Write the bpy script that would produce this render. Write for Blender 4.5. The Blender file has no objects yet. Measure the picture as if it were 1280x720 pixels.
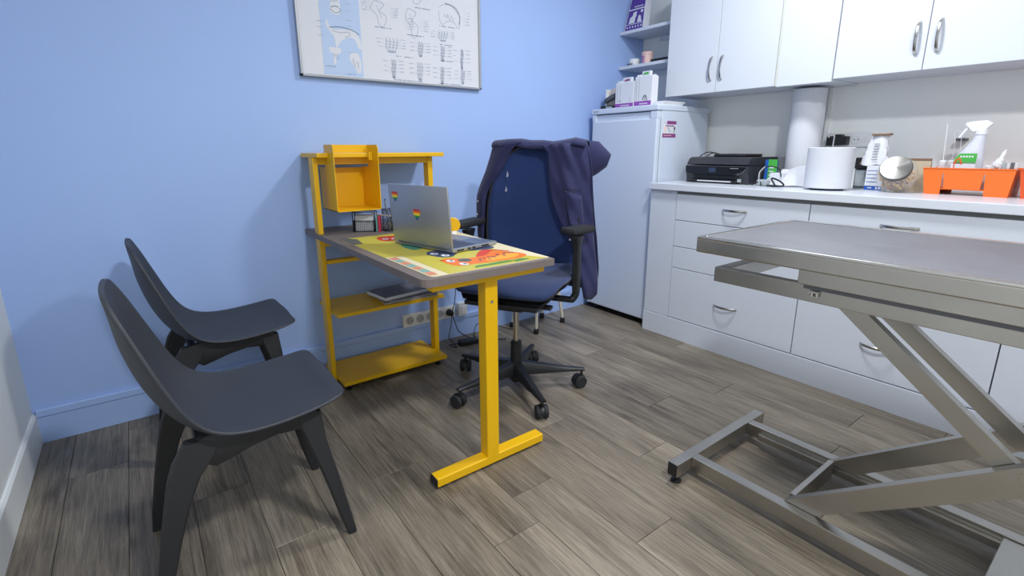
import bpy, bmesh, math, random
from mathutils import Vector, Matrix, Euler
random.seed(7)
PI = math.pi
S = bpy.context.scene
COL = S.collection

# ------------------------------------------------------------------ camera, world, lights, exposure
YAW, PITCH, ROLL = -0.6408, -0.2371, -0.0038
F_PX, CX, CY = 620.997, 636.257, 337.109
cam_data = bpy.data.cameras.new('camera')
cam = bpy.data.objects.new('camera', cam_data)
COL.objects.link(cam)
_f = Vector((-math.sin(YAW)*math.cos(PITCH), math.cos(YAW)*math.cos(PITCH), math.sin(PITCH)))
_r = Vector((math.cos(YAW), math.sin(YAW), 0))
_u = _r.cross(_f)
_r2 = math.cos(ROLL)*_r + math.sin(ROLL)*_u
_u2 = -math.sin(ROLL)*_r + math.cos(ROLL)*_u
cam.matrix_world = Matrix(((_r2.x, _u2.x, -_f.x, 0.4294), (_r2.y, _u2.y, -_f.y, -2.4887), (_r2.z, _u2.z, -_f.z, 1.1139), (0, 0, 0, 1)))
cam_data.sensor_fit = 'HORIZONTAL'
cam_data.sensor_width = 36.0
cam_data.lens = F_PX/1280*36.0
cam_data.shift_x = (640-CX)/1280
cam_data.shift_y = (CY-360)/1280
cam_data.clip_start = 0.02
S.camera = cam

world = bpy.data.worlds.new('world')
S.world = world
world.use_nodes = True
world.node_tree.nodes['Background'].inputs[0].default_value = (0.55, 0.65, 0.85, 1)
world.node_tree.nodes['Background'].inputs[1].default_value = 0.3

def area(name, loc, size, power, color, rot=(0, 0, 0), sizey=None):
    d = bpy.data.lights.new(name, 'AREA')
    d.energy = power; d.color = color; d.size = size
    if sizey:
        d.shape = 'RECTANGLE'; d.size_y = sizey
    o = bpy.data.objects.new(name, d)
    o.location = loc; o.rotation_euler = rot
    COL.objects.link(o)
    return o
area('ceiling_panel_light', (2.3, -1.45, 2.52), 0.24, 25, (0.95, 0.97, 1.0))
area('ceiling_panel_light', (1.15, -2.9, 2.52), 0.24, 47, (0.95, 0.97, 1.0))

S.view_settings.view_transform = 'Standard'
S.view_settings.look = 'None'
S.view_settings.gamma = 1.0
S.view_settings.use_curve_mapping = False
S.view_settings.exposure = 0.25

# ------------------------------------------------------------------ materials
def lin(c):
    return tuple(((v/255)/12.92 if v/255 <= 0.04045 else (((v/255)+0.055)/1.055)**2.4) for v in c)

def mat(name, rgb, rough=0.5, metal=0.0, spec=0.5, bump=0.0, bscale=200.0, var=0.0, vscale=8.0,
        trans=0.0, alpha=1.0, coat=0.0, stretch=None, sheen=0.0):
    m = bpy.data.materials.new(name)
    m.use_nodes = True
    nt = m.node_tree; N = nt.nodes; L = nt.links
    b = N['Principled BSDF']
    c = (*lin(rgb), 1)
    b.inputs['Base Color'].default_value = c
    b.inputs['Roughness'].default_value = rough
    b.inputs['Metallic'].default_value = metal
    b.inputs['Specular IOR Level'].default_value = spec
    b.inputs['Transmission Weight'].default_value = trans
    b.inputs['Alpha'].default_value = alpha
    b.inputs['Coat Weight'].default_value = coat
    b.inputs['Sheen Weight'].default_value = sheen
    if bump or var:
        tc = N.new('ShaderNodeTexCoord'); mp = N.new('ShaderNodeMapping')
        L.new(tc.outputs['Object'], mp.inputs['Vector'])
        if stretch: mp.inputs['Scale'].default_value = stretch
    if var:
        n = N.new('ShaderNodeTexNoise'); n.inputs['Scale'].default_value = vscale
        n.inputs['Detail'].default_value = 5
        L.new(mp.outputs[0], n.inputs['Vector'])
        mx = N.new('ShaderNodeMix'); mx.data_type = 'RGBA'
        mx.inputs[6].default_value = tuple(v*(1-var) for v in c[:3])+(1,)
        mx.inputs[7].default_value = tuple(min(1, v*(1+var)) for v in c[:3])+(1,)
        L.new(n.outputs['Fac'], mx.inputs[0])
        L.new(mx.outputs[2], b.inputs['Base Color'])
    if bump:
        n2 = N.new('ShaderNodeTexNoise'); n2.inputs['Scale'].default_value = bscale
        n2.inputs['Detail'].default_value = 3
        L.new(mp.outputs[0], n2.inputs['Vector'])
        bp = N.new('ShaderNodeBump'); bp.inputs['Strength'].default_value = bump
        bp.inputs['Distance'].default_value = 0.002
        L.new(n2.outputs['Fac'], bp.inputs['Height'])
        L.new(bp.outputs[0], b.inputs['Normal'])
    return m

def steel_mat(name, rgb, rough, stretch):
    m = mat(name, rgb, rough, 1.0, bump=0.03, bscale=60, var=0.12, vscale=6, stretch=stretch)
    nt = m.node_tree; N = nt.nodes; L = nt.links
    b = N['Principled BSDF']
    tc = N.new('ShaderNodeTexCoord')
    n = N.new('ShaderNodeTexNoise'); n.inputs['Scale'].default_value = 7; n.inputs['Detail'].default_value = 6
    L.new(tc.outputs['Object'], n.inputs['Vector'])
    mr = N.new('ShaderNodeMapRange'); mr.inputs[3].default_value = rough-0.08; mr.inputs[4].default_value = rough+0.14
    L.new(n.outputs['Fac'], mr.inputs[0]); L.new(mr.outputs[0], b.inputs['Roughness'])
    return m

def wood_mat(name, c1, c2, c3, rough, perobj=True):
    m = bpy.data.materials.new(name); m.use_nodes = True
    nt = m.node_tree; N = nt.nodes; L = nt.links
    b = N['Principled BSDF']
    tc = N.new('ShaderNodeTexCoord'); oi = N.new('ShaderNodeObjectInfo')
    add = N.new('ShaderNodeVectorMath'); add.operation = 'ADD'
    cmb = N.new('ShaderNodeCombineXYZ')
    mul = N.new('ShaderNodeMath'); mul.operation = 'MULTIPLY'; mul.inputs[1].default_value = 37.0
    L.new(oi.outputs['Random'], mul.inputs[0])
    for k in range(3): L.new(mul.outputs[0], cmb.inputs[k])
    L.new(tc.outputs['Object'], add.inputs[0]); L.new(cmb.outputs[0], add.inputs[1])
    def noise(scale_vec, scale, detail, dist=0.0, rough_=0.55):
        mp = N.new('ShaderNodeMapping'); mp.inputs['Scale'].default_value = scale_vec
        L.new(add.outputs[0], mp.inputs['Vector'])
        n = N.new('ShaderNodeTexNoise'); n.inputs['Scale'].default_value = scale
        n.inputs['Detail'].default_value = detail; n.inputs['Distortion'].default_value = dist
        n.inputs['Roughness'].default_value = rough_
        L.new(mp.outputs[0], n.inputs['Vector'])
        return n
    broad = noise((1.0, 0.16, 1), 9.0, 5, 0.5)
    grain = noise((1.0, 0.035, 1), 75.0, 7, 0.9, 0.75)
    fine = noise((1.0, 0.03, 1), 230.0, 3, 0.3, 0.7)
    r1 = N.new('ShaderNodeValToRGB')
    r1.color_ramp.elements[0].position = 0.33; r1.color_ramp.elements[0].color = (*lin(c1), 1)
    r1.color_ramp.elements[1].position = 0.63; r1.color_ramp.elements[1].color = (*lin(c3), 1)
    e = r1.color_ramp.elements.new(0.47); e.color = (*lin(c2), 1)
    mixf = N.new('ShaderNodeMix'); mixf.data_type = 'FLOAT'; mixf.inputs[0].default_value = 0.5
    L.new(broad.outputs['Fac'], mixf.inputs[2]); L.new(grain.outputs['Fac'], mixf.inputs[3])
    L.new(mixf.outputs[0], r1.inputs[0])
    # knots
    mpk = N.new('ShaderNodeMapping'); mpk.inputs['Scale'].default_value = (3.4, 1.3, 1)
    L.new(add.outputs[0], mpk.inputs['Vector'])
    vo = N.new('ShaderNodeTexVoronoi'); vo.inputs['Scale'].default_value = 1.0; vo.voronoi_dimensions = '2D'
    L.new(mpk.outputs[0], vo.inputs['Vector'])
    rk = N.new('ShaderNodeValToRGB')
    rk.color_ramp.elements[0].position = 0.01; rk.color_ramp.elements[0].color = (0.5, 0.48, 0.46, 1)
    rk.color_ramp.elements[1].position = 0.085; rk.color_ramp.elements[1].color = (1, 1, 1, 1)
    L.new(vo.outputs['Distance'], rk.inputs[0])
    rf = N.new('ShaderNodeValToRGB')
    rf.color_ramp.elements[0].position = 0.36; rf.color_ramp.elements[0].color = (0.55, 0.54, 0.52, 1)
    rf.color_ramp.elements[1].position = 0.56; rf.color_ramp.elements[1].color = (1, 1, 1, 1)
    L.new(fine.outputs['Fac'], rf.inputs[0])
    m1 = N.new('ShaderNodeMix'); m1.data_type = 'RGBA'; m1.blend_type = 'MULTIPLY'; m1.inputs[0].default_value = 0.85
    L.new(r1.outputs[0], m1.inputs[6]); L.new(rf.outputs[0], m1.inputs[7])
    m2 = N.new('ShaderNodeMix'); m2.data_type = 'RGBA'; m2.blend_type = 'MULTIPLY'; m2.inputs[0].default_value = 0.9
    L.new(m1.outputs[2], m2.inputs[6]); L.new(rk.outputs[0], m2.inputs[7])
    hs = N.new('ShaderNodeHueSaturation')
    mr = N.new('ShaderNodeMapRange'); mr.inputs[3].default_value = 0.86; mr.inputs[4].default_value = 1.12
    L.new(oi.outputs['Random'], mr.inputs[0]); L.new(mr.outputs[0], hs.inputs['Value'])
    L.new(m2.outputs[2], hs.inputs['Color']); L.new(hs.outputs[0], b.inputs['Base Color'])
    b.inputs['Roughness'].default_value = rough
    bp = N.new('ShaderNodeBump'); bp.inputs['Strength'].default_value = 0.12; bp.inputs['Distance'].default_value = 0.001
    L.new(fine.outputs['Fac'], bp.inputs['Height']); L.new(bp.outputs[0], b.inputs['Normal'])
    return m

M = {}
M['blue'] = mat('blue_wall_paint', (164, 192, 243), 0.55, bump=0.25, bscale=260, var=0.03, vscale=2)
M['white_wall'] = mat('off_white_wall_paint', (240, 243, 242), 0.6, bump=0.3, bscale=220, var=0.02, vscale=2)
M['ceiling'] = mat('ceiling_paint', (238, 240, 242), 0.7)
M['floor'] = wood_mat('grey_oak_vinyl', (66, 58, 49), (126, 116, 101), (158, 147, 130), 0.42)
M['joint'] = mat('dark_floor_joint', (70, 64, 57), 0.8)
M['laminate'] = mat('white_laminate', (212, 218, 228), 0.42, bump=0.04, bscale=300, var=0.01)
M['worktop'] = mat('white_worktop', (214, 219, 228), 0.3, var=0.01)
M['edge'] = mat('cream_cabinet_edge', (214, 216, 200), 0.5)
M['gap'] = mat('shadow_grey_carcass', (150, 150, 148), 0.7)
M['fridge'] = mat('fridge_white_enamel', (208, 218, 234), 0.35, bump=0.06, bscale=400)
M['lid'] = mat('radial_brushed_lid', (112, 111, 109), 0.36, 1.0)
M['grey_rubber'] = mat('grey_rubber_seal', (160, 168, 172), 0.7)
M['chrome'] = mat('brushed_chrome', (190, 188, 184), 0.25, 1.0)
M['steel'] = steel_mat('brushed_stainless_steel', (180, 177, 171), 0.29, (1, 1, 1))
M['steel_rim'] = steel_mat('polished_steel_rim', (196, 194, 190), 0.2, (1, 1, 1))
M['steel_top'] = steel_mat('satin_stainless_top', (148, 148, 153), 0.46, (8, 1, 1))
M['yellow'] = mat('yellow_powder_coat', (236, 184, 6), 0.38, bump=0.05, bscale=500)
M['desk_top'] = mat('grey_brown_laminate', (118, 108, 104), 0.5, var=0.12, vscale=18, stretch=(6, 0.6, 1), bump=0.1)
M['black'] = mat('black_plastic', (26, 27, 30), 0.45, bump=0.05, bscale=300)
M['black_soft'] = mat('soft_black_rubber', (34, 35, 38), 0.7)
M['black_gloss'] = mat('glossy_black_plastic', (24, 25, 28), 0.22)
M['printer_grey'] = mat('charcoal_printer_plastic', (52, 53, 58), 0.35, bump=0.05)
M['anthracite'] = mat('anthracite_chair_plastic', (52, 55, 62), 0.55, bump=0.3, bscale=700, var=0.04)
M['anthracite_leg'] = mat('dark_chair_leg_plastic', (35, 36, 39), 0.6, bump=0.2, bscale=600)
M['navy_mesh'] = mat('navy_mesh_fabric', (22, 50, 106), 0.8, bump=0.5, bscale=900, sheen=0.2)
M['navy_seat'] = mat('navy_seat_fabric', (28, 48, 92), 0.85, bump=0.5, bscale=900, sheen=0.2)
M['coat'] = mat('dark_violet_navy_cotton', (33, 37, 80), 0.85, bump=0.4, bscale=500, var=0.1, vscale=10, sheen=0.2)
M['thread'] = mat('black_embroidery_thread', (14, 14, 24), 0.8)
M['snap'] = mat('pearl_snap', (225, 228, 232), 0.25)
M['white'] = mat('white_plastic', (232, 234, 236), 0.4)
M['socket_grey'] = mat('socket_well_grey', (178, 180, 180), 0.5)
M['paper'] = mat('white_paper', (220, 223, 230), 0.8, bump=0.1, bscale=200)
M['tissue'] = mat('soft_tissue_paper', (212, 215, 222), 0.95, bump=0.4, bscale=350)
M['cream'] = mat('cream_enamelled_tube', (216, 211, 197), 0.4)
M['alu'] = mat('silver_laptop_aluminium', (170, 172, 176), 0.36, 0.75)
M['alu_dark'] = mat('dark_laptop_deck', (104, 116, 140), 0.4, 0.3)
M['key'] = mat('grey_keycap', (70, 78, 98), 0.5)
M['screen'] = mat('black_screen', (12, 13, 16), 0.12)
M['blue_screen'] = mat('dim_blue_display', (52, 66, 92), 0.2)
M['orange'] = mat('orange_plastic', (234, 112, 38), 0.45)
M['orange_dark'] = mat('deep_orange_plastic', (214, 84, 34), 0.45)
M['purple'] = mat('purple_print', (84, 56, 150), 0.5)
M['violet'] = mat('violet_print', (146, 76, 170), 0.5)
M['magenta'] = mat('plum_print', (138, 66, 128), 0.5)
M['pink'] = mat('pale_pink_plastic', (228, 196, 186), 0.5)
M['beige'] = mat('beige_plastic', (205, 196, 186), 0.5)
M['greydark'] = mat('dark_grey_plastic', (88, 90, 94), 0.5)
M['green'] = mat('green_print', (70, 172, 70), 0.5)
M['blueprint'] = mat('blue_print', (34, 88, 176), 0.5)
M['lblue'] = mat('pale_blue_print', (186, 206, 236), 0.7)
M['ink'] = mat('grey_ink', (128, 144, 168), 0.8)
M['ink2'] = mat('light_ink', (172, 184, 204), 0.8)
M['salmon'] = mat('pale_salmon_print', (246, 208, 196), 0.8)
M['treat'] = mat('golden_biscuit', (206, 166, 96), 0.8, var=0.3, vscale=60)
M['treat2'] = mat('brown_biscuit', (150, 96, 66), 0.8, var=0.3, vscale=60)
M['wire'] = mat('black_wire', (20, 20, 23), 0.5)
M['red'] = mat('red_cover', (176, 40, 66), 0.5)
M['teal'] = mat('teal_cover', (96, 156, 150), 0.5)
M['mag_dark'] = mat('grey_magazine_cover', (116, 112, 118), 0.45, var=0.5, vscale=22)
M['mat_yellow'] = mat('yellow_mat_print', (200, 188, 74), 0.45, var=0.05, vscale=9)
M['mat_cream'] = mat('cream_mat_print', (226, 214, 178), 0.5)
M['mat_orange'] = mat('orange_mat_print', (240, 120, 40), 0.5)
M['mat_orange2'] = mat('amber_mat_print', (246, 168, 60), 0.5)
M['mat_red'] = mat('red_mat_print', (212, 66, 44), 0.5)
M['mat_navy'] = mat('navy_mat_print', (58, 72, 104), 0.5)
M['mat_teal'] = mat('teal_mat_print', (70, 140, 112), 0.5)
M['mat_green'] = mat('green_mat_print', (92, 140, 66), 0.5)
M['mat_mint'] = mat('mint_mat_print', (132, 172, 164), 0.5)
M['mat_salmon'] = mat('salmon_mat_print', (212, 138, 108), 0.5)
M['mat_grey'] = mat('grey_mat_print', (92, 96, 92), 0.5)
M['h_red'] = mat('rainbow_red', (206, 44, 40), 0.4)
M['h_orange'] = mat('rainbow_orange', (232, 134, 30), 0.4)
M['h_yellow'] = mat('rainbow_yellow', (238, 212, 40), 0.4)
M['h_green'] = mat('rainbow_green', (40, 140, 66), 0.4)
M['h_blue'] = mat('rainbow_blue', (38, 62, 140), 0.4)
M['brown'] = mat('brown_wrapper', (132, 104, 84), 0.6)
M['kraft'] = mat('kraft_paper', (186, 172, 148), 0.8, bump=0.2)
M['gas'] = mat('polished_gas_spring', (200, 198, 192), 0.15, 1.0)

def glass_mat(name, rgb, alpha, rough=0.08):
    m = mat(name, rgb, rough, spec=0.6)
    m.node_tree.nodes['Principled BSDF'].inputs['Alpha'].default_value = alpha
    return m
M['glass'] = glass_mat('clear_glass', (225, 232, 235), 0.22)
M['clear'] = glass_mat('clear_plastic', (232, 236, 242), 0.45, 0.2)
M['frosted'] = glass_mat('frosted_bottle_plastic', (224, 228, 240), 0.85, 0.35)

_n = M['lid'].node_tree
_t = _n.nodes.new('ShaderNodeTangent'); _t.direction_type = 'RADIAL'; _t.axis = 'Z'
_n.nodes['Principled BSDF'].inputs['Anisotropic'].default_value = 0.9
_n.links.new(_t.outputs[0], _n.nodes['Principled BSDF'].inputs['Tangent'])

# ------------------------------------------------------------------ helpers
def wmat(o):
    m = o.matrix_basis.copy()
    while o.parent:
        o = o.parent
        m = o.matrix_basis @ m
    return m

def obj(name, bm, m, parent=None, local=False, smooth=False, kind=None):
    """bm in world coordinates unless local; parent space kept exact."""
    if parent is not None and not local:
        bm.transform(wmat(parent).inverted())
    bmesh.ops.recalc_face_normals(bm, faces=bm.faces)
    me = bpy.data.meshes.new(name)
    bm.to_mesh(me); bm.free()
    for mm in (m if isinstance(m, (list, tuple)) else [m]):
        me.materials.append(M[mm])
    if smooth:
        for p in me.polygons: p.use_smooth = True
        if smooth != 'all':
            me.set_sharp_from_angle(angle=math.radians(38))
    o = bpy.data.objects.new(name, me)
    COL.objects.link(o)
    if parent: o.parent = parent
    if kind: o['kind'] = kind
    return o

def thing(name, label, cat, loc=(0, 0, 0), rotz=0.0, group=None):
    o = bpy.data.objects.new(name, None)
    o.empty_display_size = 0.1
    o.location = loc; o.rotation_euler = (0, 0, rotz)
    COL.objects.link(o)
    return tag(o, label, cat, group)

def tag(o, label, cat, group=None):
    o['label'] = label; o['category'] = cat
    if group: o['group'] = group
    return o

def struct(o):
    o['kind'] = 'structure'
    return o

def origin_to(o, p):
    """move a mesh object's origin to p (world), keeping the shape in place"""
    p = Vector(p)
    o.data.transform(Matrix.Translation(-p)); o.location = p
    return o

def BM(): return bmesh.new()

def box(bm, x0, x1, y0, y1, z0, z1, bev=0.0, seg=2, mx=None, mi=0):
    r = bmesh.ops.create_cube(bm, size=1.0)
    vs = r['verts']
    for v in vs:
        v.co = Vector(((x0+x1)/2+v.co.x*(x1-x0), (y0+y1)/2+v.co.y*(y1-y0), (z0+z1)/2+v.co.z*(z1-z0)))
    fs = list({f for v in vs for f in v.link_faces})
    for f in fs: f.material_index = mi
    if bev > 0:
        es = list({e for v in vs for e in v.link_edges})
        rr = bmesh.ops.bevel(bm, geom=es, offset=bev, segments=seg, profile=0.5, affect='EDGES')
        vs = list({v for f in rr['faces'] for v in f.verts} | {v for v in vs if v.is_valid})
        for f in rr['faces']: f.material_index = mi
    if mx is not None:
        bmesh.ops.transform(bm, matrix=mx, verts=vs)
    return vs

def bx(*a, **k):
    bm = BM(); box(bm, *a, **k); return bm

def frame(d, up=Vector((0, 0, 1))):
    d = d.normalized()
    if abs(d.dot(up)) > 0.98: up = Vector((1, 0, 0))
    a = d.cross(up).normalized(); b = a.cross(d).normalized()
    return a, b

def tube(bm, pts, r, n=8, cap=True, mi=0):
    pts = [Vector(p) for p in pts]
    rr = r if isinstance(r, (list, tuple)) else [r]*len(pts)
    rings = []; a = None
    for i, p in enumerate(pts):
        d = (pts[min(i+1, len(pts)-1)]-pts[max(i-1, 0)])
        if d.length < 1e-9: d = Vector((0, 0, 1))
        d.normalize()
        if a is None: a, b = frame(d)
        else:
            a = (a-d*a.dot(d)).normalized(); b = a.cross(d).normalized()
        rings.append([bm.verts.new(p+a*math.cos(t)*rr[i]+b*math.sin(t)*rr[i]) for t in [2*PI*k/n for k in range(n)]])
    for i in range(len(rings)-1):
        for k in range(n):
            f = bm.faces.new((rings[i][k], rings[i][(k+1) % n], rings[i+1][(k+1) % n], rings[i+1][k])); f.material_index = mi
    if cap:
        f = bm.faces.new(rings[0][::-1]); f.material_index = mi
        f = bm.faces.new(rings[-1]); f.material_index = mi

def spline(pts, n=6):
    P = [Vector(p) for p in pts]; out = []
    for i in range(len(P)-1):
        p0 = P[max(i-1, 0)]; p1 = P[i]; p2 = P[i+1]; p3 = P[min(i+2, len(P)-1)]
        for k in range(n):
            t = k/n
            out.append(0.5*((2*p1)+(-p0+p2)*t+(2*p0-5*p1+4*p2-p3)*t*t+(-p0+3*p1-3*p2+p3)*t**3))
    out.append(P[-1]); return out

def lathe(bm, prof, c=(0, 0, 0), n=24, mx=None, mi=0, capb=True, capt=True):
    c = Vector(c); rings = []; nv = []
    for r, z in prof:
        ring = [bm.verts.new(c+Vector((r*math.cos(2*PI*k/n), r*math.sin(2*PI*k/n), z))) for k in range(n)]
        rings.append(ring); nv += ring
    for i in range(len(rings)-1):
        for k in range(n):
            f = bm.faces.new((rings[i][k], rings[i][(k+1) % n], rings[i+1][(k+1) % n], rings[i+1][k])); f.material_index = mi
    if capb: bm.faces.new(rings[0][::-1]).material_index = mi
    if capt: bm.faces.new(rings[-1]).material_index = mi
    if mx is not None: bmesh.ops.transform(bm, matrix=mx, verts=nv)
    return nv

def prism(bm, poly, z0, z1, axes=('x', 'y', 'z'), mi=0, mx=None):
    """extrude polygon given in axes[0],axes[1] along axes[2] from z0 to z1"""
    def mk(a, b, c):
        d = {axes[0]: a, axes[1]: b, axes[2]: c}
        return Vector((d['x'], d['y'], d['z']))
    lo = [bm.verts.new(mk(a, b, z0)) for a, b in poly]
    hi = [bm.verts.new(mk(a, b, z1)) for a, b in poly]
    n = len(poly)
    fs = [bm.faces.new(lo[::-1]), bm.faces.new(hi)]
    for i in range(n):
        fs.append(bm.faces.new((lo[i], lo[(i+1) % n], hi[(i+1) % n], hi[i])))
    for f in fs: f.material_index = mi
    if mx is not None: bmesh.ops.transform(bm, matrix=mx, verts=lo+hi)
    return lo+hi

def loft(bm, secs, mi=0):
    """secs: list of lists of Vectors with equal count; closed tube with caps"""
    rings = [[bm.verts.new(p) for p in s] for s in secs]
    n = len(rings[0])
    for i in range(len(rings)-1):
        for k in range(n):
            bm.faces.new((rings[i][k], rings[i][(k+1) % n], rings[i+1][(k+1) % n], rings[i+1][k])).material_index = mi
    bm.faces.new(rings[0][::-1]); bm.faces.new(rings[-1])

def rrect(cx, cy, z, wx, wy, r=0.3, n=3):
    """rounded rectangle ring in XY at z; r = fraction of the smaller side"""
    rad = min(wx, wy)/2*r*2*0.5; out = []
    for qx, qy, a0 in ((1, 1, 0), (-1, 1, PI/2), (-1, -1, PI), (1, -1, 1.5*PI)):
        for k in range(n):
            a = a0+PI/2*k/(n-1)
            out.append(Vector((cx+qx*(wx/2-rad)+rad*math.cos(a), cy+qy*(wy/2-rad)+rad*math.sin(a), z)))
    return out

def sheet(bm, grid, thick=0.0, mi=0):
    """grid of Vectors rows x cols -> surface; thick gives it body along its normal"""
    R = len(grid); Cn = len(grid[0])
    V = [[bm.verts.new(p) for p in row] for row in grid]
    fs = [bm.faces.new((V[i][j], V[i][j+1], V[i+1][j+1], V[i+1][j])) for i in range(R-1) for j in range(Cn-1)]
    for f in fs: f.material_index = mi
    if thick:
        bm.normal_update()
        bmesh.ops.solidify(bm, geom=fs, thickness=thick)
    return V

class Plane:
    """flat print on a surface: o origin, u right, v up (Vectors)"""
    def __init__(s, o, u, v, w=1.0, h=1.0):
        s.o = Vector(o); s.u = Vector(u).normalized(); s.v = Vector(v).normalized(); s.n = s.u.cross(s.v).normalized(); s.w = w; s.h = h
    def p(s, a, b, k=0.0005): return s.o+s.u*a*s.w+s.v*b*s.h+s.n*k
    def poly(s, bm, pts, k=0.0005, mi=0):
        bm.faces.new([bm.verts.new(s.p(a, b, k)) for a, b in pts]).material_index = mi
    def rect(s, bm, a0, b0, a1, b1, k=0.0005, mi=0):
        s.poly(bm, [(a0, b0), (a1, b0), (a1, b1), (a0, b1)], k, mi)
    def disc(s, bm, a, b, ra, rb, k=0.0005, n=14, mi=0, rot=0):
        c, sn = math.cos(rot), math.sin(rot)
        s.poly(bm, [(a+ra*math.cos(t)*c-rb*math.sin(t)*sn, b+ra*math.cos(t)*sn+rb*math.sin(t)*c) for t in [2*PI*i/n for i in range(n)]], k, mi)
    def line(s, bm, pts, w, k=0.0006, mi=0):
        P = [s.p(a, b, k) for a, b in pts]
        for i in range(len(P)-1):
            d = P[i+1]-P[i]
            if d.length < 1e-7: continue
            q = s.n.cross(d).normalized()*w/2
            bm.faces.new([bm.verts.new(x) for x in (P[i]-q, P[i+1]-q, P[i+1]+q, P[i]+q)]).material_index = mi

def bar(bm, p, q, w, h, up=(0, 0, 1), bev=0.0, mi=0):
    p = Vector(p); q = Vector(q); d = q-p; L_ = d.length
    a, b = frame(d, Vector(up))
    dn = d.normalized()
    m = Matrix(((a.x, dn.x, b.x, p.x), (a.y, dn.y, b.y, p.y), (a.z, dn.z, b.z, p.z), (0, 0, 0, 1)))
    return box(bm, -w/2, w/2, 0, L_, -h/2, h/2, bev=bev, mx=m, mi=mi)

def copy_tree(o, parent=None):
    c = o.copy(); COL.objects.link(c)
    if parent: c.parent = parent
    for ch in list(o.children): copy_tree(ch, c)
    return c

# ------------------------------------------------------------------ the room
XW, YF, ZC = 3.505, -4.6, 2.55
fl = thing('floor', '', '')
del fl['label']; del fl['category']
struct(fl)
PW = 0.169; X0 = 0.945-6*PW
obj('subfloor', bx(-0.012, XW, YF, 0.012, -0.03, -0.0035), 'joint', fl)
joint = {5: -0.66, 6: -1.0, 7: -1.495, 8: -1.36, 9: -1.732, 10: -1.10, 11: -1.467, 12: -0.8, 13: -1.25, 14: -1.887, 15: -1.36, 16: -1.852, 17: -0.9,
         0: -0.9, 1: -0.35, 2: -1.3, 3: -0.75, 4: -1.12}
PLEN = 1.21
meshes = {}
for c in range(-1, 18):
    xa = max(X0+c*PW, -0.012); xb = min(X0+(c+1)*PW, 2.99)
    if xb-xa < 0.02: continue
    j = joint.get(c, -1.0)
    ys = [0.012]
    y = j
    while y+PLEN < 0.0: y += PLEN
    while y > YF:
        ys.append(y); y -= PLEN
    ys.append(YF)
    for k in range(len(ys)-1):
        y1, y0 = ys[k], ys[k+1]
        if y1-y0 < 0.02: continue
        key = (round(xb-xa, 4), round(y1-y0, 4))
        if key not in meshes:
            w, l = xb-xa-0.0014, y1-y0-0.0016
            o = obj('plank', bx(-w/2, w/2, -l/2, l/2, -0.0035, 0.0, bev=0.0008, seg=1), 'floor', fl, local=True)
            meshes[key] = o.data
        else:
            o = bpy.data.objects.new('plank', meshes[key]); COL.objects.link(o); o.parent = fl
        o.location = ((xa+xb)/2, (y0+y1)/2, 0)
for n, a, m in (('ceiling', (-0.1, XW+0.1, YF-0.1, 0.112, ZC, ZC+0.1), 'ceiling'),
                ('wall_back', (-0.112, XW+0.1, 0.012, 0.112, -0.03, ZC), 'blue'),
                ('wall_left', (-0.112, -0.012, YF, 0.012, -0.03, ZC), 'white_wall'),
                ('wall_right', (XW, XW+0.1, YF, 0.012, -0.03, ZC), 'white_wall'),
                ('wall_front', (-0.112, XW+0.1, YF-0.1, YF, -0.03, ZC), 'white_wall')):
    struct(obj(n, bx(*a), m))
bm = BM()
prism(bm, [(0.012, 0), (0.0, 0), (0.0, 0.108), (-0.006, 0.112), (-0.006, 0.136), (0.0, 0.142), (0.012, 0.142)], 0.0, 2.94, axes=('y', 'z', 'x'))
struct(obj('baseboard_back', bm, 'blue'))
bm = BM()
prism(bm, [(-0.012, 0), (0.0, 0), (0.0, 0.118), (-0.006, 0.126), (-0.012, 0.126)], YF, 0.0, axes=('x', 'z', 'y'))
struct(obj('baseboard_left', bm, 'white_wall'))

# ------------------------------------------------------------------ handles
def handle(parent, x, y, z, length, vertical=False):
    """bow handle standing off towards -X"""
    pts = []
    for k in range(13):
        t = k/12; s = (t-0.5)*length
        out = 0.028*(1-(2*t-1)**2)**0.6+0.001
        pts.append(Vector((x-out, y+(0 if vertical else s), z+(s if vertical else 0))))
    bm = BM()
    secs = []
    for i, p in enumerate(pts):
        d = (pts[min(i+1, 12)]-pts[max(i-1, 0)]).normalized()
        side = Vector((0, 1, 0)) if vertical else Vector((0, 0, 1))
        nrm = d.cross(side).normalized()
        ring = []
        for a in range(8):
            ang = 2*PI*a/8
            ring.append(p+side*math.cos(ang)*0.0065+nrm*math.sin(ang)*0.0035)
        secs.append(ring)
    loft(bm, secs)
    return obj('handle', bm, 'chrome', parent, smooth=True)

# ------------------------------------------------------------------ base cabinets, worktop
XC = 2.912
def base_cab(y1, y0, label, fronts, hl, cab='base_cabinet'):
    t = thing(cab, label, 'cabinet', (XC+0.3, (y0+y1)/2, 0), 0, 'white base cabinets along the right wall')
    obj('body', bx(XC+0.019, XW-0.002, y0+0.0008, y1-0.0008, 0.1, 0.879), 'gap', t)
    for i, (z0, z1, hz) in enumerate(fronts):
        d = obj('drawer', bx(XC, XC+0.018, y0+0.0018, y1-0.0018, z0+0.0018, z1-0.0018, bev=0.0012, seg=1), 'laminate', t)
        if hz: handle(d, XC, hl, hz, 0.13)
    return t
FR = [(0.128, 0.435, 0.275), (0.435, 0.562, None), (0.562, 0.715, None), (0.715, 0.866, 0.80)]
base_cab(-0.768, -1.4825, 'white four-drawer base cabinet nearest the fridge, partly behind the steel table', FR, -1.123)
base_cab(-1.4835, -2.1965, 'white base cabinet with drawers under the jar and the blue and white carton', FR, -1.83)
base_cab(-2.1975, -2.9, 'white base cabinet at the right edge of the photo below the orange caddy', FR, -2.55)
t = thing('end_panel', 'narrow plain white filler panel between fridge and first drawers', 'panel', (XC+0.01, -0.68, 0))
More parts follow.
